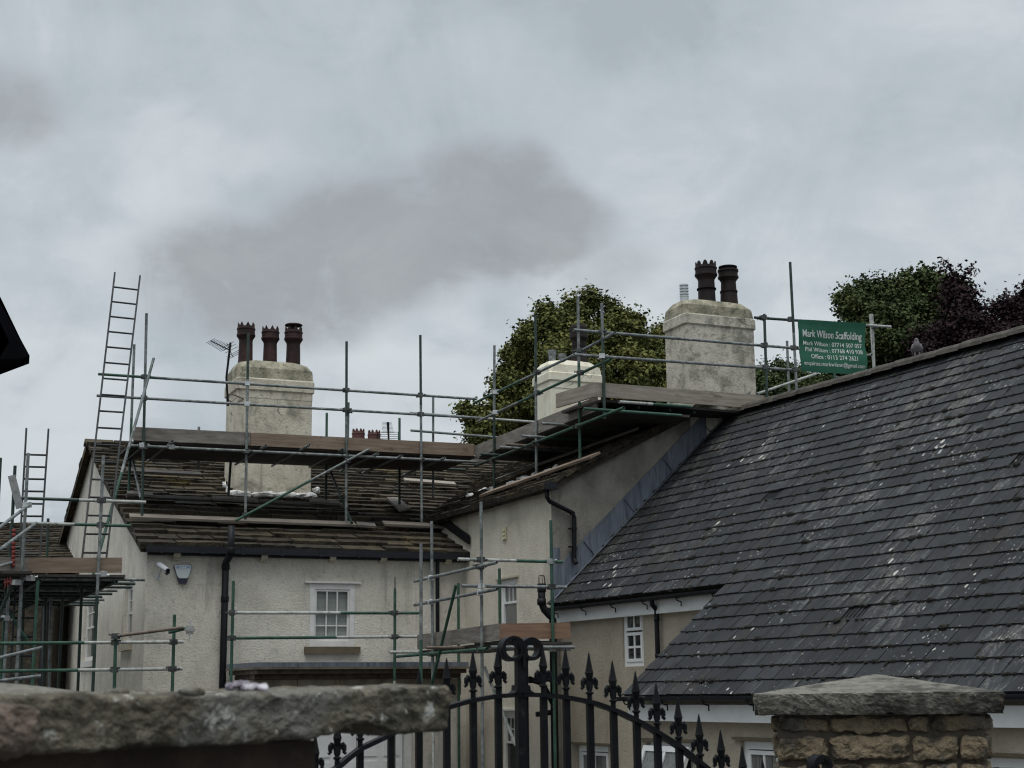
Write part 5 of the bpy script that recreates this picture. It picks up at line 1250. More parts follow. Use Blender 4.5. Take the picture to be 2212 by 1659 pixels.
lb3, lt3 = onp(22, 1480, shift(PLf, Vd * .7)), onp(33, 1272, shift(PLf, Vd * 1.0)); rb3, rt3 = onp(66, 1480, shift(PLf, Vd * .7)), onp(79, 1272, shift(PLf, Vd * 1.0))
lb3b = lb3 + (lb3 - lt3) * (lb3.z / (lt3.z - lb3.z)); rb3b = rb3 + (rb3 - rt3) * (rb3.z / (rt3.z - rb3.z))
ladder('ladder', 'lower ladder under the gable deck behind the green pole', lb3b, lt3, rb3b, rt3, 14, 'alu', t0=.05, t1=.96)
pl = MB(); a = onp(25, 1027, shift(PLf, -Vd * .05)); b = onp(43, 1098, shift(PLf, -Vd * .05)); d = (b - a).normalized(); pl.box((a + b) / 2, (b - a) / 2, d.cross(Vd).normalized() * .055, Vd * .012)
for k in range(3): pl.lathe(a.lerp(b, .15 + .33 * k) - Vd * .016, [(.018, 0), (.018, .004)], 10, ax=Vd)
obj('ladder_bracket', pl, M['alu_bright'], None, False, 'pale drilled metal bracket leaning on the far-left scaffold poles', 'bracket')
rd_ = MB(); a = onp(30, 1142, shift(PLf, -Vd * .12)); b = onp(28.5, 1226, shift(PLf, -Vd * .12))
for k in range(9): 
    c = a.lerp(b, (k + .5) / 9); rd_.lathe(c - Z * .03, [(.020, 0), (.027, .02), (.027, .04), (.020, .058)], 12)
obj('rope_coil', rd_, M['red'], None, True, 'red coiled sleeve hanging on the far-left scaffold pole', 'sleeve')
mk = MB()  # red writing on the board, built as thin raised strokes
for pts_ in ([(9, 1250), (12, 1262), (10, 1270)], [(16, 1248), (17, 1268)], [(23, 1246), (20, 1258), (25, 1264)], [(8, 1259), (29, 1254)]):
    mk.path([onp(x, y, shift(PLf, -Vd * 1.05)) for x, y in pts_], .008, 5)
obj('red_writing', mk, M['red'], None, False, 'red writing scribbled on the board at the far left', 'writing')

# ------------------------------------------------------------------ loose boards laid on the roofs
def roof_plank(x0, y0, x1, y1, m, label, wid=.22, th=.04, pl=None, up=None, nn=None, grp=None):
    nn = nn or msn; up = up or mup; pl = pl or (mO + msn * .1, msn)
    p, q = onp(x0, y0, pl), onp(x1, y1, pl); mb = MB(); w = (up - (q - p).normalized() * up.dot((q - p).normalized())).normalized()
    mb.board(p, q, w * wid, nn * th); return obj('plank', mb, M[m], None, False, label, 'plank', grp)
grp = 'planks laid on the stone roofs'
roof_plank(282, 1121, 770, 1138, 'wood_tan', 'long pale plank above the main eaves under the scaffold poles', grp=grp)
roof_plank(772, 1138, 812, 1141, 'wood_grey', 'stub of grey plank at the right end of the long pale one', grp=grp)
roof_plank(831, 1136, 960, 1142, 'wood_tan', 'short pale plank at the right end of the main roof', grp=grp)
roof_plank(274, 1077, 540, 1088, 'wood_dark', 'dark plank across the main roof left of the chimney foot', grp=grp)
roof_plank(541, 1088, 755, 1101, 'wood_dark', 'dark plank below the white mortar fillet of the chimney', grp=grp)
roof_plank(274, 1070, 330, 1074, 'wood_grey', 'short plank under the back pole at the left verge', grp=grp, pl=(mO + msn * .15, msn))
roof_plank(461, 1081, 558, 1086, 'wood_grey', 'short plank at the left foot of the chimney', grp=grp, pl=(mO + msn * .15, msn))
roof_plank(672, 1088, 736, 1092, 'wood_grey', 'short plank right of the chimney foot', grp=grp, pl=(mO + msn * .15, msn))
roof_plank(274, 1021, 436, 1029, 'wood_dark', 'dark plank high on the main roof under the deck', grp=grp)
roof_plank(874.5, 1041, 985, 1050, 'wood_tan', 'pale plank high on the main roof near the valley', grp=grp)
dg = MB(); c = [onp(x, y, (mO + msn * .1, msn)) for x, y in ((835, 1078), (858.7, 1078), (887, 1101), (862.7, 1106))]; dg.prism(c, msn * .04)
obj('plank', dg, M['wood_grey'], None, False, 'short plank lying aslant down the main roof slope', 'plank', grp)
roof_plank(1036, 1075, 1276, 991, 'wood_brown', 'long brown plank along the wing eaves under three poles', pl=(wO + wsn * .09, wsn), up=wup, nn=wsn, grp=grp)
roof_plank(1069, 1040, 1372, 931, 'wood_grey', 'grey plank higher up the wing roof', pl=(wO + wsn * .12, wsn), up=wup, nn=wsn, grp=grp, wid=.1)
# ------------------------------------------------------------------ porch, outbuilding, neighbour, far chimney
pf = vplane(at(550, 1430, 24.4), at(896, 1424, 25.6)); pd2 = hor(at(896, 1424, 25.6) - at(550, 1430, 24.4)); pn = pf[1] if pf[1].y < 0 else -pf[1]
porch = thing('flat_porch', 'flat-roofed stone porch with lead-edged cornice and white garage doors', 'porch', (at(720, 1430, 25).x, 25.2, 0))
a, b = onp(552, 1431, pf), onp(1000, 1422, pf); ztop = a.z
a.z = b.z = ztop; d = pd2
def pbox(mb, out, z0, z1, in_=0.0, s0=0, s1=None):
    s1 = (b - a).dot(d) if s1 is None else s1
    P_ = [a + d * (s0 - .0) + pn * out, a + d * (s1 + out * .6) + pn * out, a + d * (s1 + out * .6) - pn * 1.3, a - d * (.0 + out) - pn * 1.3]
    mb.prism([Vector((p.x, p.y, z0)) for p in P_], Z * (z1 - z0))
m_ = MB(); pbox(m_, .10, ztop - .075, ztop); obj('lead_roof', m_, M['lead'], porch)
m_ = MB(); pbox(m_, .115, ztop - .11, ztop - .077); obj('cornice', m_, M['frieze'], porch)
m_ = MB(); pbox(m_, .06, ztop - .18, ztop - .112); pbox(m_, -.04, ztop - .26, ztop - .182); obj('cornice_moulding', m_, M['dark_stone'], porch)  # dark stone colour stands in for the black shadow under the cornice
m_ = MB(); L = (b - a).dot(d)
for k in range(5): m_.box(a + d * (L * (k + .5) / 5) + pn * -.12 + Z * -.40, d * (L / 10 - .004), pn * .05, Z * .135)
m_.box(a + d * .05 + pn * -.6 + Z * -.40, d * .05, pn * .5, Z * .13)
obj('frieze', m_, M['frieze'], porch)
wl0 = onp(733, 1640, shift(pf, -pn * .25)); wl1 = onp(872, 1640, shift(pf, -pn * .25))
s0, s1 = (wl0 - a).dot(d), (wl1 - a).dot(d)
for lo, hi, z0 in ((.02, s0 - .55, -.3), (s1 + .12, L, -.3)):
    m_ = MB(); c = a + d * (lo + hi) / 2 - pn * .25; m_.box(Vector((c.x, c.y, (ztop - .54 + z0) / 2)), d * (hi - lo) / 2, pn * .10, Z * (ztop - .54 - z0) / 2); obj('porch_wall', m_, M['render'], porch)
dz1 = ztop - .54
for k in range(2):
    w = (s1 - s0 + .5) / 2; x0 = s0 - .5 + k * w; m_ = MB(); c = a + d * (x0 + w / 2) - pn * .30
    m_.box(Vector((c.x, c.y, dz1 / 2)), d * (w / 2 - .01), pn * .02, Z * dz1 / 2)
    for j in range(5):
        for i in range(2):
            cc_ = a + d * (x0 + w * (i + .5) / 2) - pn * .275; m_.box(Vector((cc_.x, cc_.y, .2 + j * .42 + .18)), d * (w / 4 - .06), pn * .012, Z * .17)
    obj('door', m_, M['white'], porch)
m_ = MB(); c = a + d * (s1 + .06) - pn * .24; m_.box(Vector((c.x, c.y, dz1 / 2)), d * .055, pn * .05, Z * dz1 / 2); obj('door_frame', m_, M['white_dull'], porch)

# outbuilding behind the gable
obp = (at(60, 1300, 35), V3(0, 1, 0)); og = thing('stone_outbuilding', 'low rubble stone outbuilding with a stone slate roof behind the gable scaffold', 'outbuilding', (at(20, 1300, 36).x, 36, 0))
oz = onp(60, 1232, (at(60, 1300, 33), V3(0, 1, 0))).z; rz = at(50, 1137, 37.5).z
x1_ = onp(118, 1300, (at(60, 1300, 33.2), V3(0, 1, 0))).x
m_ = MB()
for (p, q) in (((x1_ - 9, 33.2), (x1_, 33.2)), ((x1_, 33.2), (x1_, 41.8)), ((x1_, 41.8), (x1_ - 9, 41.8)), ((x1_ - 9, 41.8), (x1_ - 9, 33.2))):
    m_.quad(V3(*p, -.3), V3(*q, -.3), V3(*q, oz), V3(*p, oz))
for x in (x1_, x1_ - 9): m_.poly([V3(x, 33.2, oz), V3(x, 41.8, oz), V3(x, 37.5, rz - .05)])
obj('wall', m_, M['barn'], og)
ou = (V3(0, 4.3, rz - oz)).normalized(); on_ = V3(0, -(rz - oz), 4.3).normalized(); oO = V3(x1_ - 9, 33.2, oz) - ou * .2 + on_ * .05; oln = math.hypot(4.3, rz - oz) + .2
m_ = MB(); slab_roof(m_, lambda u, v, h: oO + V3(1, 0, 0) * u + ou * v + on_ * h, -.1, 9.7, oln, 17, e0=.30, e1=.22, l0=.7, l1=.5)
m_.quad(oO - V3(0, 0, .03), oO + V3(9.6, 0, -.03), oO + V3(9.6, 0, -.03) + ou * oln, oO + ou * oln - V3(0, 0, .03))
m_.quad(V3(x1_ - 9, 37.5, rz), V3(x1_ + .6, 37.5, rz), V3(x1_ + .6, 42, oz - .1), V3(x1_ - 9, 42, oz - .1)); obj('roof', m_, M['stone_slate'], og)
m_ = MB(); p = at(99, 1300, 32.9); m_.path([p + Z * .2, V3(p.x, p.y, 0)], .075, 12); obj('downpipe', m_, M['black'], og, True)

# neighbour's black eaves at the left edge
Yn = 9.0
nb = thing('neighbour_house', 'neighbouring house of which only the black eaves corner shows at the left edge', 'house', (at(-300, 1400, Yn).x, Yn + 3, 0))
tip = at(64, 768, Yn); nx = V3(1, 0, 0); ax_ = at(0, 650, Yn); sl = (ax_ - tip); sl = sl / -sl.x       # climbs to the left
rl = 3.4; ridgep = tip + sl * rl; bk = az(-42) * 8; far_ = V3(tip.x - 2 * rl, tip.y, tip.z)
lowb = at(55, 776, Yn); lowl = at(0, 779, Yn); lowd = (lowl - lowb); lowd = lowd / -lowd.x
m_ = MB(); m_.prism([tip, ridgep, far_, far_ - Z * .05, ridgep - Z * .16, tip - Z * .05], bk); obj('roof', m_, M['soffit'], nb)
fr = V3(0, -.03, 0); m_ = MB(); inner = at(22, 737, Yn); isl = (at(0, 690, Yn) - inner); isl = isl / -isl.x
m_.prism([tip, ridgep, V3(ridgep.x, ridgep.y, inner.z + isl.z * (inner.x - ridgep.x)), inner, at(22, 744, Yn), lowl + lowd * .3 * 0, lowb, at(64, 770, Yn)], fr)
m_.prism([ridgep, far_, far_ + nx * .4, V3(ridgep.x, ridgep.y, inner.z + isl.z * (inner.x - ridgep.x))], fr); obj('bargeboard', m_, M['soffit'], nb)
m_ = MB(); m_.prism([lowb, lowb + lowd * 1.2, lowb + lowd * 1.2 + Z * .05, lowb + Z * .05], bk); obj('soffit', m_, M['soffit'], nb)
m_ = MB(); wx = tip.x - .16; wb = V3(0, .10, 0) + bk * .02
m_.poly([p + wb for p in (V3(wx, Yn, -.3), V3(wx, Yn, tip.z), V3(ridgep.x, Yn, ridgep.z - .25), V3(far_.x + .4, Yn, tip.z), V3(far_.x + .4, Yn, -.3))])
m_.quad(V3(wx, Yn, -.3) + wb, V3(wx, Yn, -.3) + bk, V3(wx, Yn, tip.z) + bk, V3(wx, Yn, tip.z) + wb); obj('wall', m_, M['stack'], nb)

# chimney of a house beyond, seen over the boards
fc = MB(); p = at(792, 958, 42); fc.box(p + V3(0, .4, -2.6), V3(.52, 0, 0), V3(0, .35, 0), Z * 2.6)
fch = obj('far_chimney', fc, M['stack_grey'], None, False, 'far chimney stack with two red scalloped pots peeping over the brown board', 'chimney')
for px_, yt in ((774, 927), (808, 930)):
    p = at(px_, 958, 42.4); h = at(px_, yt, 42.4).z - p.z + .5; obj('chimney_pot', crown_pot(p - Z * .5, h, 14.2 * 42.4 / FPX, 9, 'round'), M['pot_red'], fch)

# aerials
def aerial(label, mast_a, mast_b, boom_a, boom_b, n, el, mk, refl=True, lean=None, r=.009):
    root = thing('tv_aerial', label, 'aerial', mast_a)
    m_ = MB(); m_.path([mast_a, lean, mast_b] if lean else [mast_a, mast_b], r * 2.6, 8); obj('mast', m_, M[mk], root)
    m_ = MB(); m_.path([boom_a, boom_b], r * 1.3, 6); obj('boom', m_, M[mk], root)
    m_ = MB(); bd = (boom_b - boom_a).normalized()
    for k in range(n):
        c = boom_a.lerp(boom_b, k / (n - 1) * .8); L = el.length * (.72 + .28 * k / n); m_.path([c - el.normalized() * L / 2, c + el.normalized() * L / 2], r * .55, 5)
    if refl:
        up = bd.cross(el).normalized()
        for s in (-1, 1):
            for j in range(3):
                c = boom_b + up * s * (.06 + .075 * j) + bd * (.05 - .02 * j); m_.path([c - el * .55, c + el * .55], r * .6, 5)
            m_.path([boom_b, boom_b + up * s * .24], r * .8, 5)
    obj('elements', m_, M[mk], root); return root
ya = (mp(0, 2.9, 0) + U * 0).y + 1.0
m0 = at(493, 863, 27.4); m1 = at(498, 740, 27.4)
aerial('black television aerial on a bent mast strapped to the left edge of the cracked chimney', m0 - Z * .12, m1 - Z * .0, at(455, 736, 27.2), at(497, 757, 27.5), 11, at(500, 735, 27.4) - at(475, 748, 27.4), 'iron', True, at(489, 815, 27.4), .008)
lash = MB()
pA_, pB_, pC_ = onp(506, 853, shift(CF, -Vd * .03)), onp(527, 862, shift(CF, -Vd * .03)), onp(506, 873, shift(CF, -Vd * .03))
lash.path([m0 + Z * .1, pA_, pB_], .012, 5); lash.path([pB_, pC_, m0], .012, 5); obj('aerial_bracket', lash, M['rust_tube'], None, False, 'rusty aerial lashing across the corner of the cracked chimney', 'bracket')
m0b = at(840, 965, 42.2); m1b = at(839, 912, 42.2)
aerial('small distant television aerial beside the two red pots', m0b - Z * .3, m1b, at(836, 912, 42.2), at(838, 940, 42.2), 9, V3(.36, 0, 0), 'iron', False, None, .010)
gr = MB(); c = at(838, 943, 42.1)
for j in range(5): gr.path([c + V3(-.29, 0, -.12 + .06 * j), c + V3(.29, 0, -.12 + .06 * j)], .007, 5)
for x in (-.29, .29): gr.path([c + V3(x, 0, -.12), c + V3(x, 0, .12)], .01, 5)
obj('aerial_reflector', gr, M['iron'], bpy.data.objects['tv_aerial.001'])

# alarm box and camera on the main front
al = thing('alarm_box', 'pale shield-shaped alarm box with dark blue base on the front wall', 'alarm box', onp(395, 1240, MF))
def shield(pts_, out, th, mb): mb.prism([onp(x, y, shift(MF, -Vd * out)) for x, y in pts_], Vd * th)
m_ = MB(); shield([(375.5, 1222), (381, 1219), (396, 1218), (411, 1219), (415.5, 1224), (407, 1247), (403, 1260), (387, 1260), (383, 1246)], .05, .05, m_); obj('housing', m_, M['navy'], al)
m_ = MB(); shield([(377, 1222), (382, 1220), (396, 1219), (410, 1220), (414, 1223.5), (408, 1244), (404, 1249), (387, 1249), (383, 1244)], .075, .03, m_); obj('cover', m_, M['boxface'], al)
m_ = MB(); shield([(380, 1223), (396, 1222), (411, 1223), (410, 1227.5), (396, 1226.5), (381.5, 1228.5)], .078, .002, m_); obj('stripe', m_, M['paleblue'], al)
def flat_text(text, x0, x1, yb, pl, toward, h_px, parent, name='lettering', matn='white'):
    cu = bpy.data.curves.new('txt', 'FONT'); cu.body = text; cu.size = 1; cu.offset = .02; to = bpy.data.objects.new('txt', cu); me = bpy.data.meshes.new_from_object(to)
    xx = [v.co.x for v in me.vertices]; a0 = onp(x0, yb, pl); a1 = onp(x1, yb, pl); hz = onp(x0, yb - h_px, pl) - a0; mb = MB()
    mb.add([a0.lerp(a1, (v.co.x - min(xx)) / (max(xx) - min(xx))) + hz * (v.co.y / .72) + toward * .002 for v in me.vertices], [tuple(p.vertices) for p in me.polygons]); obj(name, mb, M[matn], parent)
    bpy.data.meshes.remove(me); bpy.data.objects.remove(to); bpy.data.curves.remove(cu)
flat_text('TAF', 387, 404, 1227, shift(MF, -Vd * .08), -Vd, 4, al)
cc2 = thing('cctv_camera', 'silver bullet security camera on the wall left of the alarm box', 'security camera', onp(346, 1235, MF))
m_ = MB(); p0 = onp(343, 1219, shift(MF, -Vd * .14)); p1 = onp(362, 1232, shift(MF, -Vd * .42)); dd = (p1 - p0).normalized()
m_.lathe(p0, [(.03, -.01), (.042, 0), (.042, (p1 - p0).length), (.03, (p1 - p0).length + .005)], 14, ax=dd); obj('body', m_, M['cctv'], cc2, False)
m_ = MB(); m_.lathe(p1 + dd * .006, [(.034, 0), (.034, .012)], 14, ax=dd); m_.box(p1 - Z * .045, dd * .03, Vd.cross(dd).normalized() * .03, Z * .01); obj('lens', m_, M['black'], cc2)
m_ = MB(); q = onp(341, 1247, MF); m_.path([q, q - Vd * .08, p0.lerp(p1, .3) - Z * .03], .014, 8); m_.lathe(q, [(.04, -.0), (.04, .02)], 12, ax=-Vd); obj('bracket', m_, M['cctv'], cc2)

# ------------------------------------------------------------------ trees
import numpy as np
def tree(name, label, base, clumps, matn, n, leaf, seed, cat='tree', tr=.35, sprigs=()):
    """clumps: (px, py, Y, radius_px); leaves are small folded quads gathered in sprays through each clump"""
    rg = np.random.default_rng(seed); root = thing(name, label, cat, base)
    clumps = list(clumps)
    for c in [q for q in clumps if q[3] >= 45]:
        for _ in range(7):
            break
            an = rg.uniform(0, 6.28); clumps.append((c[0] + math.cos(an) * c[3] * .92, c[1] - math.sin(an) * c[3] * .92, c[2] + rg.uniform(-1, 1), c[3] * rg.uniform(.16, .30)))
    vols = np.array([c[3] ** 2 for c in clumps], float); vols /= vols.sum()
    m_ = MB(); cen = [at(c[0], c[1], c[2]) for c in clumps]; mean = sum(cen, Vector()) / len(cen)
    fork = V3(base[0], base[1], mean.z * .55)
    m_.path([Vector(base), Vector(base).lerp(fork, .5), fork], [tr, tr * .8, tr * .62], 10)
    for c, q in zip(cen, clumps):
        if q[3] < 35: continue
        mid_ = fork.lerp(c, .5) + V3(rg.uniform(-.4, .4), rg.uniform(-.4, .4), .5); m_.path([fork, mid_, c], [tr * .4, tr * .22, tr * .05], 6)
    V, Fc = [], []
    def leaves(P_, bias, kk):
        nrm = rg.normal(size=(kk, 3)) * .55 + bias * .75 + np.array([0, 0, .6]); nrm /= np.linalg.norm(nrm, axis=1)[:, None]
        a = np.cross(nrm, rg.normal(size=(kk, 3))); a /= np.linalg.norm(a, axis=1)[:, None]; b = np.cross(nrm, a)
        sz = leaf * rg.uniform(.55, 1.3, kk)[:, None]
        q = np.stack([P_ - a * sz * .5, P_ - b * sz * .42 - nrm * sz * .1, P_ + a * sz * .6, P_ + b * sz * .42 - nrm * sz * .1], 1)
        o_ = len(V); V.extend(q.reshape(-1, 3).tolist()); Fc.extend([(o_ + 4 * i, o_ + 4 * i + 1, o_ + 4 * i + 2, o_ + 4 * i + 3) for i in range(kk)])
    kk = 30
    for ci, c in enumerate(clumps):
        cn = np.array(cen[ci]); R_ = c[3] * c[2] / FPX; ns = max(5, int(n * vols[ci]) // kk)
        dirs = rg.normal(size=(ns, 3)); dirs /= np.linalg.norm(dirs, axis=1)[:, None]; rad = R_ * (.3 + .7 * rg.random(ns) ** .5) * rg.uniform(.8, 1.2, ns)
        sc_ = cn + dirs * rad[:, None] * np.array([1, 1, .92])
        if R_ > .45:      # gather the sprays into smaller lumps with shaded hollows between them
            nsub = int(12 + R_ * 9); sd3 = rg.normal(size=(nsub, 3)); sd3 /= np.linalg.norm(sd3, axis=1)[:, None]
            subc = cn + sd3 * (R_ * rg.uniform(.45, 1.14, nsub))[:, None] * np.array([1, 1, .9]); subr = R_ * rg.uniform(.14, .34, nsub)
            pick = rg.choice(nsub, ns, p=subr ** 2 / (subr ** 2).sum()); use = rg.random(ns) < .84
            dl = rg.normal(size=(ns, 3)); dl /= np.linalg.norm(dl, axis=1)[:, None]
            pos = subc[pick] + dl * (subr[pick] * rg.random(ns) ** .4)[:, None] * np.array([1, 1, .7])
            sc_ = np.where(use[:, None], pos, sc_); dirs = np.where(use[:, None], dl * .7 + sd3[pick] * .3, dirs)
        for s in range(ns):
            sp_r = rg.uniform(.14, .34); ax3 = dirs[s] * .8 + rg.normal(size=3) * .35 + np.array([0, 0, .25]); ax3 /= np.linalg.norm(ax3)
            off = rg.normal(size=(kk, 3)) * sp_r * .48 + ax3[None] * (rg.uniform(-.6, 1.0, (kk, 1)) * sp_r)
            leaves(sc_[s] + off, dirs[s], kk)
    for pts_ in sprigs:       # thin shoots standing out of the crown
        P3 = [at(*p) for p in pts_]; m_.path(P3, [.03] + [.012] * (len(P3) - 1), 5)
        for a, b in zip(P3, P3[1:]):
            for t in (.15, .4, .65, .9): leaves(np.array(a.lerp(b, t)) + rg.normal(size=(16, 3)) * .11, np.zeros(3), 16)
    obj('trunk', m_, M['bark'], root, True)
    me = bpy.data.meshes.new('crown'); loc = np.array(LOC[root.name]); me.from_pydata((np.array(V) - loc).tolist(), [], Fc); me.materials.append(M[matn])
    o = bpy.data.objects.new('crown', me); COL.objects.link(o); o.parent = root
    return root
Y1 = 56
tree('broadleaf_tree', 'large olive green tree behind the white chimney and wing scaffold', (at(1270, 900, Y1).x, Y1, 0),
     [(1270, 720, Y1, 70), (1200, 740, Y1 - 2, 66), (1340, 735, Y1, 62), (1150, 795, Y1, 60), (1115, 860, Y1 - 2, 52), (1230, 820, Y1 - 3, 90), (1330, 810, Y1 - 2, 85), (1395, 770, Y1 + 1, 50), (1425, 830, Y1, 60), (1110, 930, Y1, 60),
      (1045, 905, Y1 - 3, 34), (1012, 886, Y1 - 3, 16), (1045, 945, Y1 - 3, 34), (1250, 920, Y1, 100), (1390, 900, Y1, 80), (1430, 722, Y1 + 2, 22), (1112, 770, Y1, 24), (1320, 672, Y1, 20), (1275, 650, Y1, 22), (1180, 675, Y1, 22), (1232, 662, Y1, 18), (1370, 690, Y1, 18), (1090, 815, Y1, 22)], 'leaf', 150000, .135, 4,
     sprigs=[((1272, 660, Y1), (1274, 634, Y1)), ((1318, 668, Y1), (1330, 650, Y1)), ((1010, 890, Y1 - 3), (988, 882, Y1 - 3)), ((1248, 655, Y1), (1244, 638, Y1)), ((1180, 672, Y1), (1170, 655, Y1))])
Y2 = 48
tree('broadleaf_tree', 'dark green tree right of the green banner behind the slate ridge', (at(1950, 900, Y2).x, Y2, 0),
     [(1880, 695, Y2, 64), (1850, 650, Y2, 34), (1930, 668, Y2, 60), (1990, 656, Y2, 62), (2040, 660, Y2, 48), (1960, 740, Y2 - 1, 85), (1870, 760, Y2 - 1, 66), (1830, 830, Y2, 56), (1750, 860, Y2, 50), (1690, 880, Y2, 56), (1655, 840, Y2 + 1, 40), (2060, 720, Y2, 64), (1990, 810, Y2, 80), (1905, 830, Y2, 70), (1958, 606, Y2, 15), (1905, 622, Y2, 18), (2005, 604, Y2, 18), (1822, 660, Y2, 12), (1690, 800, Y2 + 2, 18), (1636, 812, Y2 + 2, 18), (1720, 815, Y2 + 2, 20), (2030, 610, Y2, 18), (1870, 622, Y2, 14)], 'leaf_dk', 130000, .115, 8,
     sprigs=[((1958, 606, Y2), (1953, 590, Y2)), ((2004, 600, Y2), (2002, 582, Y2)), ((1825, 655, Y2), (1812, 642, Y2)), ((1690, 798, Y2), (1688, 786, Y2))])
Y3 = 44
tree('copper_beech', 'dark purple copper beech at the right edge above the slate ridge', (at(2150, 900, Y3).x, Y3, 0),
     [(2085, 700, Y3, 46), (2110, 745, Y3, 54), (2075, 650, Y3, 28), (2060, 622, Y3, 16), (2160, 755, Y3, 54), (2210, 725, Y3, 48), (2195, 672, Y3, 28), (2225, 650, Y3, 26), (2000, 780, Y3 + 2, 60), (2060, 790, Y3, 60), (2250, 760, Y3, 70), (1930, 760, Y3 + 6, 40), (2165, 668, Y3, 14)], 'leaf_purple', 85000, .105, 12,
     sprigs=[((2078, 640, Y3), (2066, 598, Y3), (2046, 580, Y3), (2028, 566, Y3)), ((2072, 610, Y3), (2088, 592, Y3), (2104, 580, Y3)), ((2175, 670, Y3), (2150, 660, Y3), (2132, 655, Y3)), ((2215, 650, Y3), (2210, 618, Y3)), ((2058, 620, Y3), (2052, 600, Y3))])

# ------------------------------------------------------------------ pigeon on the ridge
rp = None
u_best = min((abs(px_ - 1982), u_) for u_ in [i * .02 for i in range(-200, 800)] for px_ in [(lambda v: CX + FPX * v.x / -v.z)(CROT.transposed() @ (rtop(u_) + Z * .1 - EYE))])[1]
pgp = rtop(u_best) + Z * .045
toc = hor(-pgp)
pm = MB(); s = 1.0; side = toc.cross(Z)
pm.path([pgp - toc * .13 + Z * .03, pgp - toc * .08 + Z * .075, pgp - toc * .02 + Z * .12, pgp + toc * .02 + Z * .165, pgp + toc * .025 + Z * .205, pgp + toc * .02 + Z * .235, pgp + toc * .028 + Z * .258, pgp + toc * .03 + Z * .275],
        [.010, .038, .058, .056, .042, .030, .029, .012], 14)
for sd_ in (-1, 1): pm.path([pgp + side * sd_ * .046 + toc * .0 + Z * .19, pgp + side * sd_ * .058 - toc * .03 + Z * .13, pgp + side * sd_ * .042 - toc * .10 + Z * .05, pgp + side * sd_ * .03 - toc * .16 + Z * .02], [.02, .035, .025, .006], 8)
for sd_ in (-1, 1): pm.path([pgp + side * sd_ * .03 + Z * .07, pgp + side * sd_ * .03 + Z * -.005, pgp + side * sd_ * .03 + toc * .035 - Z * .008], [.012, .006, .004], 6)
pm.path([pgp + toc * .05 + Z * .258, pgp + toc * .085 + Z * .250], [.009, .002], 6)
obj('pigeon', pm, M['pigeon'], None, True, 'grey pigeon perched on the slate roof ridge', 'bird')

# ------------------------------------------------------------------ iron gates
YG = 5.0
gdir = az(69); gnr = az(-21); PGT = (at(1125, 1500, YG), gnr)
def fpt_arch(x):
    t = (x - 1125) / 1.0
    pts_ = [(482, 1830), (730, 1657), (772, 1620), (836, 1590), (880, 1566), (930, 1541), (975, 1525), (1023, 1512), (1071, 1504), (1125, 1500.5), (1190, 1502), (1250, 1511), (1290, 1521), (1331, 1536), (1383, 1561), (1435, 1592), (1479, 1622), (1513, 1651), (1560, 1685), (1620, 1730), (1690, 1780), (1768, 1830)]
    for (xa, ya_), (xb, yb) in zip(pts_, pts_[1:]):
        if xa <= x <= xb: return ya_ + (yb - ya_) * (x - xa) / (xb - xa)
    return 1830
def gp_(x, y): return onp(x, y, PGT)
PXM = YG / FPX
def finial(mb, c, k):
    """c = top of the bar at the rail; collar, curled leaves and spear above"""
    mb.lathe(c, [(5.5 * k, 0), (5.5 * k, 14 * k), (8.5 * k, 15.5 * k), (9 * k, 17 * k), (8.5 * k, 19 * k), (5.3 * k, 20.5 * k), (5.0 * k, 30 * k), (4.6 * k, 42 * k), (6.5 * k, 47 * k), (8.8 * k, 57.5 * k), (9.4 * k, 59 * k), (8.6 * k, 61 * k), (6.3 * k, 72 * k), (3.8 * k, 86 * k), (1.9 * k, 97 * k), (.5 * k, 102 * k)], 8)
    for s_ in (-1, 1):
        P_ = lambda x, z: c + gdir * (s_ * x * k) + Z * (z * k)
        mb.path([P_(3, 24), P_(4.5, 36), P_(7.5, 44.5), P_(12, 46.5), P_(15.5, 42), P_(16, 35), P_(14.5, 29.5), P_(17.5, 26), P_(21.5, 28.5)], [3.6 * k, 3.8 * k, 4.2 * k, 4.6 * k, 4.6 * k, 4.2 * k, 4.0 * k, 3.0 * k, .8 * k], 8)
        mb.path([P_(6, 38), P_(9, 41), P_(11.5, 38), P_(11, 33)], [2.5 * k, 3 * k, 3 * k, 1.5 * k], 6)
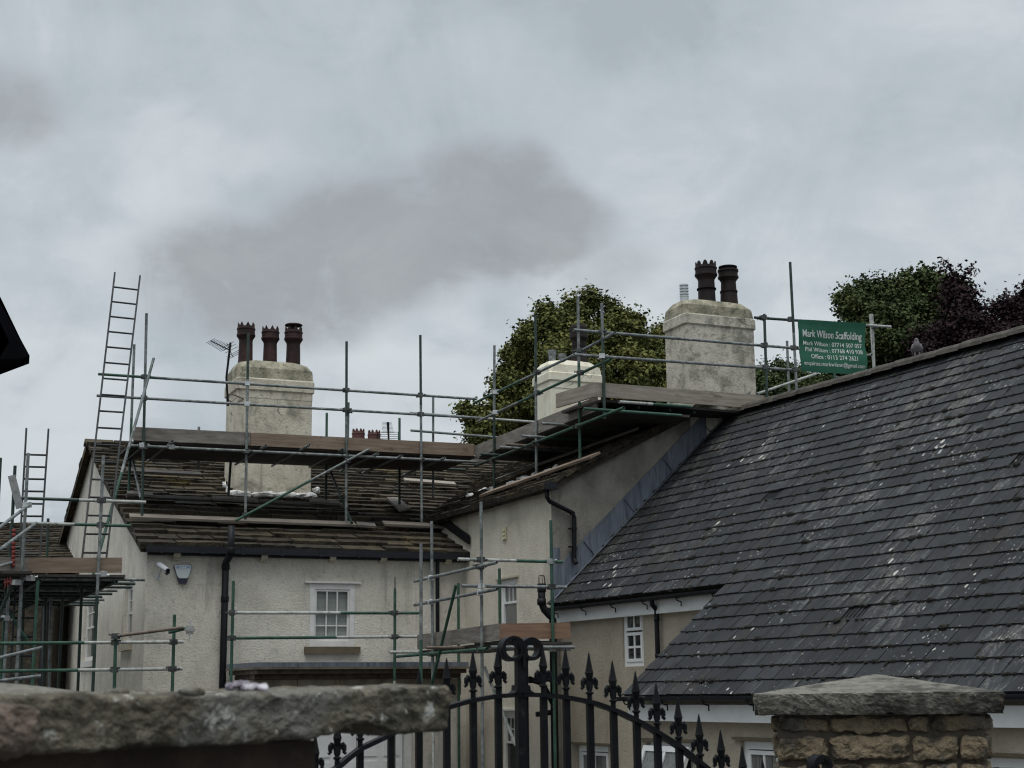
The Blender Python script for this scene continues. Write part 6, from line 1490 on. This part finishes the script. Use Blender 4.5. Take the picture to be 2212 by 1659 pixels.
def gate(label, xs_, x_end0, x_end1, stile_x, side_):
    PXM = YG / FPX
    root = thing('iron_gate', label, 'gate', gp_((x_end0 + x_end1) / 2, 1650) - Z * (gp_(1100, 1650).z - .85))
    n = 24; pts_ = [gp_(x_end0 + (x_end1 - x_end0) * i / n, fpt_arch(x_end0 + (x_end1 - x_end0) * i / n)) for i in range(n + 1)]
    m_ = MB(); m_.strip(pts_, gnr * .045, 9 * PXM); obj('top_rail', m_, M['iron'], root)
    zb_ = .93
    for x in xs_:
        y = fpt_arch(x); t = gp_(x, y); pk = t.y / FPX; hb = 6.6 * pk
        m_ = MB(); m_.box(V3(t.x, t.y, (t.z + zb_) / 2), gdir * hb, gnr * hb, Z * (t.z - zb_) / 2); b_ = obj('bar', m_, M['iron'], root)
        m_ = MB(); finial(m_, t + Z * .003, pk); obj('finial', m_, M['iron'], b_)
    # meeting stile with its scroll
    for sx, ytop, sd_, rr in stile_x:
        dy = .0 if sd_ < 0 else .035
        PXM = gp_(sx, ytop).y / FPX; t = gp_(sx, ytop) + gnr * dy; hb = 9.5 * PXM
        m_ = MB(); yb = gp_(sx, fpt_arch(max(730, min(1513, sx)))); m_.box(V3(t.x, t.y, (t.z - 20 * PXM + zb_) / 2), gdir * hb, gnr * .016, Z * (t.z - 20 * PXM - zb_) / 2); st = obj('stile', m_, M['iron'], root)
        k = PXM * rr / 25; cx_ = t + gdir * (sd_ * (25 * k - 4 * PXM)) - Z * 20 * PXM; pts2 = []
        for i in range(44):
            a = i / 43 * 2 * math.pi * 1.28; r_ = 25 * k * (1 - .0 * i); r_ = 25 * k if a < 4.6 else 25 * k * (1 - .42 * (a - 4.6) / 3.5)
            pts2.append(cx_ + gdir * (-sd_ * math.cos(a) * r_) + Z * (math.sin(a) * r_))
        m_ = MB(); m_.strip([pts2[0] - Z * 40 * PXM] + pts2, gnr * .05, 7.5 * PXM); obj('scroll', m_, M['iron'], st)
        if 730 < sx < 1513:
            c = gp_(sx, fpt_arch(sx)) + gnr * dy; m_ = MB(); m_.prism([c + gdir * x * PXM - gnr * .026 + Z * z * PXM for x, z in ((-20, 3), (-13, 9), (-12, 20), (12, 20), (14, 9), (24, 3))], gnr * .052); obj('bracket', m_, M['iron'], st)
    m_ = MB(); a, b_ = gp_(x_end0, 1700), gp_(x_end1, 1700)
    for z_ in (1.02, 1.35): m_.box(V3((a.x + b_.x) / 2, (a.y + b_.y) / 2, z_), gdir * ((b_ - a).dot(gdir) / 2), gnr * .02, Z * .015)
    obj('lower_rail', m_, M['iron'], root)
    return root
gate('left leaf of the black iron gate, mostly hidden by the blurred coping', [530, 580, 630, 680, 728, 778, 845, 905, 965, 1022, 1076], 490, 1124, [(1123, 1381, -1, 23)], 1)
gate('right leaf of the black iron gate with a row of fleur-de-lis spearheads', [1174, 1223, 1274, 1325, 1375, 1420, 1467, 1513, 1560, 1607, 1652, 1696, 1738], 1126, 1766, [(1136, 1381, 1, 21), (1768, 1634, 1, 19)], 1)

# ------------------------------------------------------------------ gate pillar
YP = 5.65
pil = thing('gate_pillar', 'rubble stone gate pillar with a pyramid cap stone', 'gate pillar', (at(1895, 1500, YP).x, YP + .36, .85))
k = YP / FPX
cl, cr_ = at(1631, 1500, YP), at(2156, 1499, YP); cxm = (cl.x + cr_.x) / 2; hw = (cr_.x - cl.x) / 2; zt = cl.z; zb2 = at(1890, 1543, YP).z; apz = at(1890, 1456, YP + hw).z
m_ = MB()
rotp = Matrix.Rotation(-math.atan2(cxm, YP), 3, 'Z'); pvt = V3(cxm, YP, 0)
def yaw(mb): mb.v = [pvt + rotp @ (v - pvt) for v in mb.v]
def capf(u, v):    # top surface of the cap
    r_ = max(abs(u), abs(v)); p = V3(cxm + u * hw, YP + hw + v * hw, zt + (apz - zt) * (1 - r_)); return p + noise.noise_vector(p * 9) * .003 + noise.noise_vector(p * 40) * .002
n = 48
vs = [capf(-1 + 2 * i / n, -1 + 2 * j / n) for j in range(n + 1) for i in range(n + 1)]
m_.add(vs, [(j * (n + 1) + i, j * (n + 1) + i + 1, (j + 1) * (n + 1) + i + 1, (j + 1) * (n + 1) + i) for j in range(n) for i in range(n)])
for (dx, dy) in ((0, -1), (0, 1), (-1, 0), (1, 0)):
    nn, mmm = 110, 12; vs = []
    for j in range(mmm + 1):
        for i in range(nn + 1):
            s_ = -1 + 2 * i / nn; u, v = (s_, dy) if dx == 0 else (dx, s_)
            p = V3(cxm + u * hw, YP + hw + v * hw, zt + (zb2 - zt) * j / mmm); w_ = noise.noise_vector(p * 10) * .005 + noise.noise_vector(p * 40) * .005 + noise.noise_vector(p * 90) * .004
            if j == 0: p = capf(u, v)
            else: p = p + w_ + V3(-dx, -dy, 0) * (.02 * (j / mmm) ** 2)
            vs.append(p)
    m_.add(vs, [(j * (nn + 1) + i, j * (nn + 1) + i + 1, (j + 1) * (nn + 1) + i + 1, (j + 1) * (nn + 1) + i) for j in range(mmm) for i in range(nn)])
m_.quad(V3(cxm - hw, YP, zb2), V3(cxm + hw, YP, zb2), V3(cxm + hw, YP + 2 * hw, zb2), V3(cxm - hw, YP + 2 * hw, zb2))
yaw(m_); obj('cap_stone', m_, M['cap'], pil, False)
bl, br_ = at(1672, 1600, YP + .05), at(2118, 1600, YP + .05); bx = (bl.x + br_.x) / 2; bh = (br_.x - bl.x) / 2; byc = YP + hw
m_ = MB(); m_.box(V3(bx, byc, (zb2 + .6) / 2), V3(bh - .006, 0, 0), V3(0, bh - .006, 0), Z * (zb2 - .6) / 2); yaw(m_); obj('mortar_core', m_, M['rubble_joint'], pil)
m_ = MB(); prn = random.Random(5); sd_ = 0
rows_ = [(zb2 - .002, .066, [.0, .26, .63, .74, 1.0]), (zb2 - .073, .094, [0.0, .255, .64, .87, 1.0]), (zb2 - .172, .09, [0.0, .26, .42, .70, .86, 1.0])]
zz = zb2 - .267
while zz > .62: rows_.append((zz, .1, [0, prn.uniform(.2, .3), prn.uniform(.45, .6), prn.uniform(.7, .85), 1.0])); zz -= .105
for ztop_, hh, cuts in rows_:
    for face in range(4):
        for c0, c1 in zip(cuts, cuts[1:]):
            s0, s1 = -bh + 2 * bh * c0 + .006, -bh + 2 * bh * c1 - .006; sd_ += 1; dj = prn.uniform(-.006, .012)
            if face in (1, 3): s0, s1 = s0 * .93, s1 * .93
            ctr_ = {0: V3(bx + (s0 + s1) / 2, byc - bh + .03 - dj, 0), 2: V3(bx + (s0 + s1) / 2, byc + bh - .03 + dj, 0), 1: V3(bx - bh + .03 - dj, byc + (s0 + s1) / 2, 0), 3: V3(bx + bh - .03 + dj, byc + (s0 + s1) / 2, 0)}[face]
            ctr_.z = ztop_ - hh / 2 + prn.uniform(-.005, .005); ex = V3((s1 - s0) / 2, 0, 0) if face in (0, 2) else V3(0, (s1 - s0) / 2, 0); ey = V3(0, .045, 0) if face in (0, 2) else V3(.045, 0, 0)
            m_.rough_block(ctr_, ex, ey, Z * (hh / 2 - .006), .013, 20, sd_, (36, 6, 18) if face == 0 else (8, 3, 5), rnd_pow=8)
yaw(m_); obj('stonework', m_, M['rubble'], pil, False)

# ------------------------------------------------------------------ near wall on the left
c0, c1 = at(-60, 1513, 1.95), at(972, 1486, 2.52); b1_ = at(972, 1588, 2.52); thk = c1.z - b1_.z
cdv = c1 - c0; cdh = hor(cdv); cin = Z.cross(cdh); 
wall_ = thing('boundary_wall', 'dark stone boundary wall under the blurred foreground coping', 'wall', ((c0 + c1) / 2 + cin * .2 - Z * ((c0.z + c1.z) / 2 - .85)))
m_ = MB(); e1 = at(722, 1620, 2.42); s_e = (e1 - c0).dot(cdh)
w0 = Vector((c0.x, c0.y, 0)) - cdh * 1.5
m_.prism([V3(p.x, p.y, .6) for p in (w0 + cin * .10, w0 + cdh * (1.5 + s_e) + cin * .10, w0 + cdh * (1.5 + s_e) + cin * .42, w0 + cin * .42)], Z * (b1_.z - .6 - .004)); obj('wall_face', m_, M['dark_stone'], wall_)
m_ = MB(); mid_ = (c0 - cdh * .5 + c1) / 2; half_l = ((c1 - c0).length + .5) / 2
cd_ = (c1 - c0).normalized()
def copt(u, v, w):   # u along, v across (0 front), w height
    pw = 16.0
    q = max(abs(v), abs(w)) / ((abs(v) ** pw + abs(w) ** pw) ** (1 / pw)) if (v or w) else 1
    ue = u if u < .96 else u
    p = mid_ + cd_ * half_l * u + cin * (.22 + .22 * v * q) + Z * (-thk / 2 + thk / 2 * w * q)
    er = 1 - .10 * max(0, (u - .985) / .015)
    nz_ = noise.noise_vector(p * 13) * .0035 + noise.noise_vector(p * 34) * .004 + noise.noise_vector(p * 80) * .0035 + noise.noise_vector(p * 3.0) * .004
    if w < 0:
        notch = math.exp(-((u - .72) / .07) ** 2) * .022 + math.exp(-((u - .42) / .2) ** 2) * .002; nz_ = nz_ + Z * notch * -w
    return p + nz_
nu_ = 260
loop = [(-1, w) for w in [-1 + 2 * i / 26 for i in range(26)]] + [(v, 1) for v in [-1 + 2 * i / 10 for i in range(10)]] + [(1, w) for w in [1 - 2 * i / 6 for i in range(6)]] + [(v, -1) for v in [1 - 2 * i / 8 for i in range(8)]]
nl = len(loop); vs = [copt(-1 + 2 * i / nu_, v, w) for i in range(nu_ + 1) for v, w in loop]
m_.add(vs, [(i * nl + j, i * nl + (j + 1) % nl, (i + 1) * nl + (j + 1) % nl, (i + 1) * nl + j) for i in range(nu_) for j in range(nl)] + [tuple(range(nu_ * nl, nu_ * nl + nl))[::-1]])
obj('coping_stone', m_, M['coping'], None, False, 'long blurred mossy coping slab in the left foreground', 'coping stone')
m_ = MB(); p = at(30, 1578, 1.84); m_.rough_block(p + cin * .05, cd_ * .030, cin * .07, Z * .031, .009, 34, 3, (26, 12, 22), rnd_pow=4); 
obj('rough_stone', m_, M['pink_stone'], None, True, 'reddish rough stone jutting in front of the coping at the left edge', 'stone')
m_ = MB(); ap = at(-120, 1466, 3.2)
bs_ = [at(-420, 1512, 2.9), at(300, 1508, 2.9), at(300, 1508, 3.6), at(-420, 1512, 3.6)]
for i in range(4):
    pa_, pb2 = bs_[i], bs_[(i + 1) % 4]; nn = 10; grid = [[pa_.lerp(pb2, a / nn).lerp(ap, b / nn) + noise.noise_vector((pa_.lerp(pb2, a / nn).lerp(ap, b / nn)) * 14) * .006 for a in range(nn + 1)] for b in range(nn + 1)]
    m_.add([v for r_ in grid for v in r_], [(b * (nn + 1) + a, b * (nn + 1) + a + 1, (b + 1) * (nn + 1) + a + 1, (b + 1) * (nn + 1) + a) for a in range(nn) for b in range(nn)])
m_.prism([v - Z * .06 for v in bs_], Z * .055); m_.prism([V3(v.x, v.y, .6) + (Vector((ap.x, ap.y, 0)) - Vector((v.x, v.y, 0))) * .1 for v in bs_], Z * (bs_[0].z - .66))
obj('sloped_cap', m_, M['cap'], None, False, 'grey sloping cap stone just behind the coping at far left', 'cap stone')
m_ = MB()
for i in range(26):
    x = 497 + rnd.random() * 72; y = 1487 - rnd.random() * 11 * math.exp(-((x - 520) / 26) ** 2) - 1.0; p = at(x, y, 2.32 + rnd.uniform(-.02, .03)); m_.rough_block(p, V3(rnd.uniform(.004, .010), rnd.uniform(-.004, .004), 0), V3(0, .006, .003), V3(0, -.001, rnd.uniform(.002, .004)), .003, 60, i, (4, 3, 3), rnd_pow=3)
obj('scrap_heap', m_, M['scrap'], None, True, 'crumpled mauve and white scrap lying on the coping', 'scrap')
for x, w in ((255, 15), (412, 18)):
    m_ = MB(); p = at(x, 1497 - (x - 255) * .02, 2.14); m_.rough_block(p, cd_ * w * .0011, cin * .012, Z * .006, .004, 40, x, (8, 6, 5), rnd_pow=2.4)
    obj('moss_tuft', m_, M['coping'], None, True, 'small moss tuft on the coping left of the scrap' if x > 300 else 'small rounded moss tuft on the coping nearer the left edge', 'moss tuft')
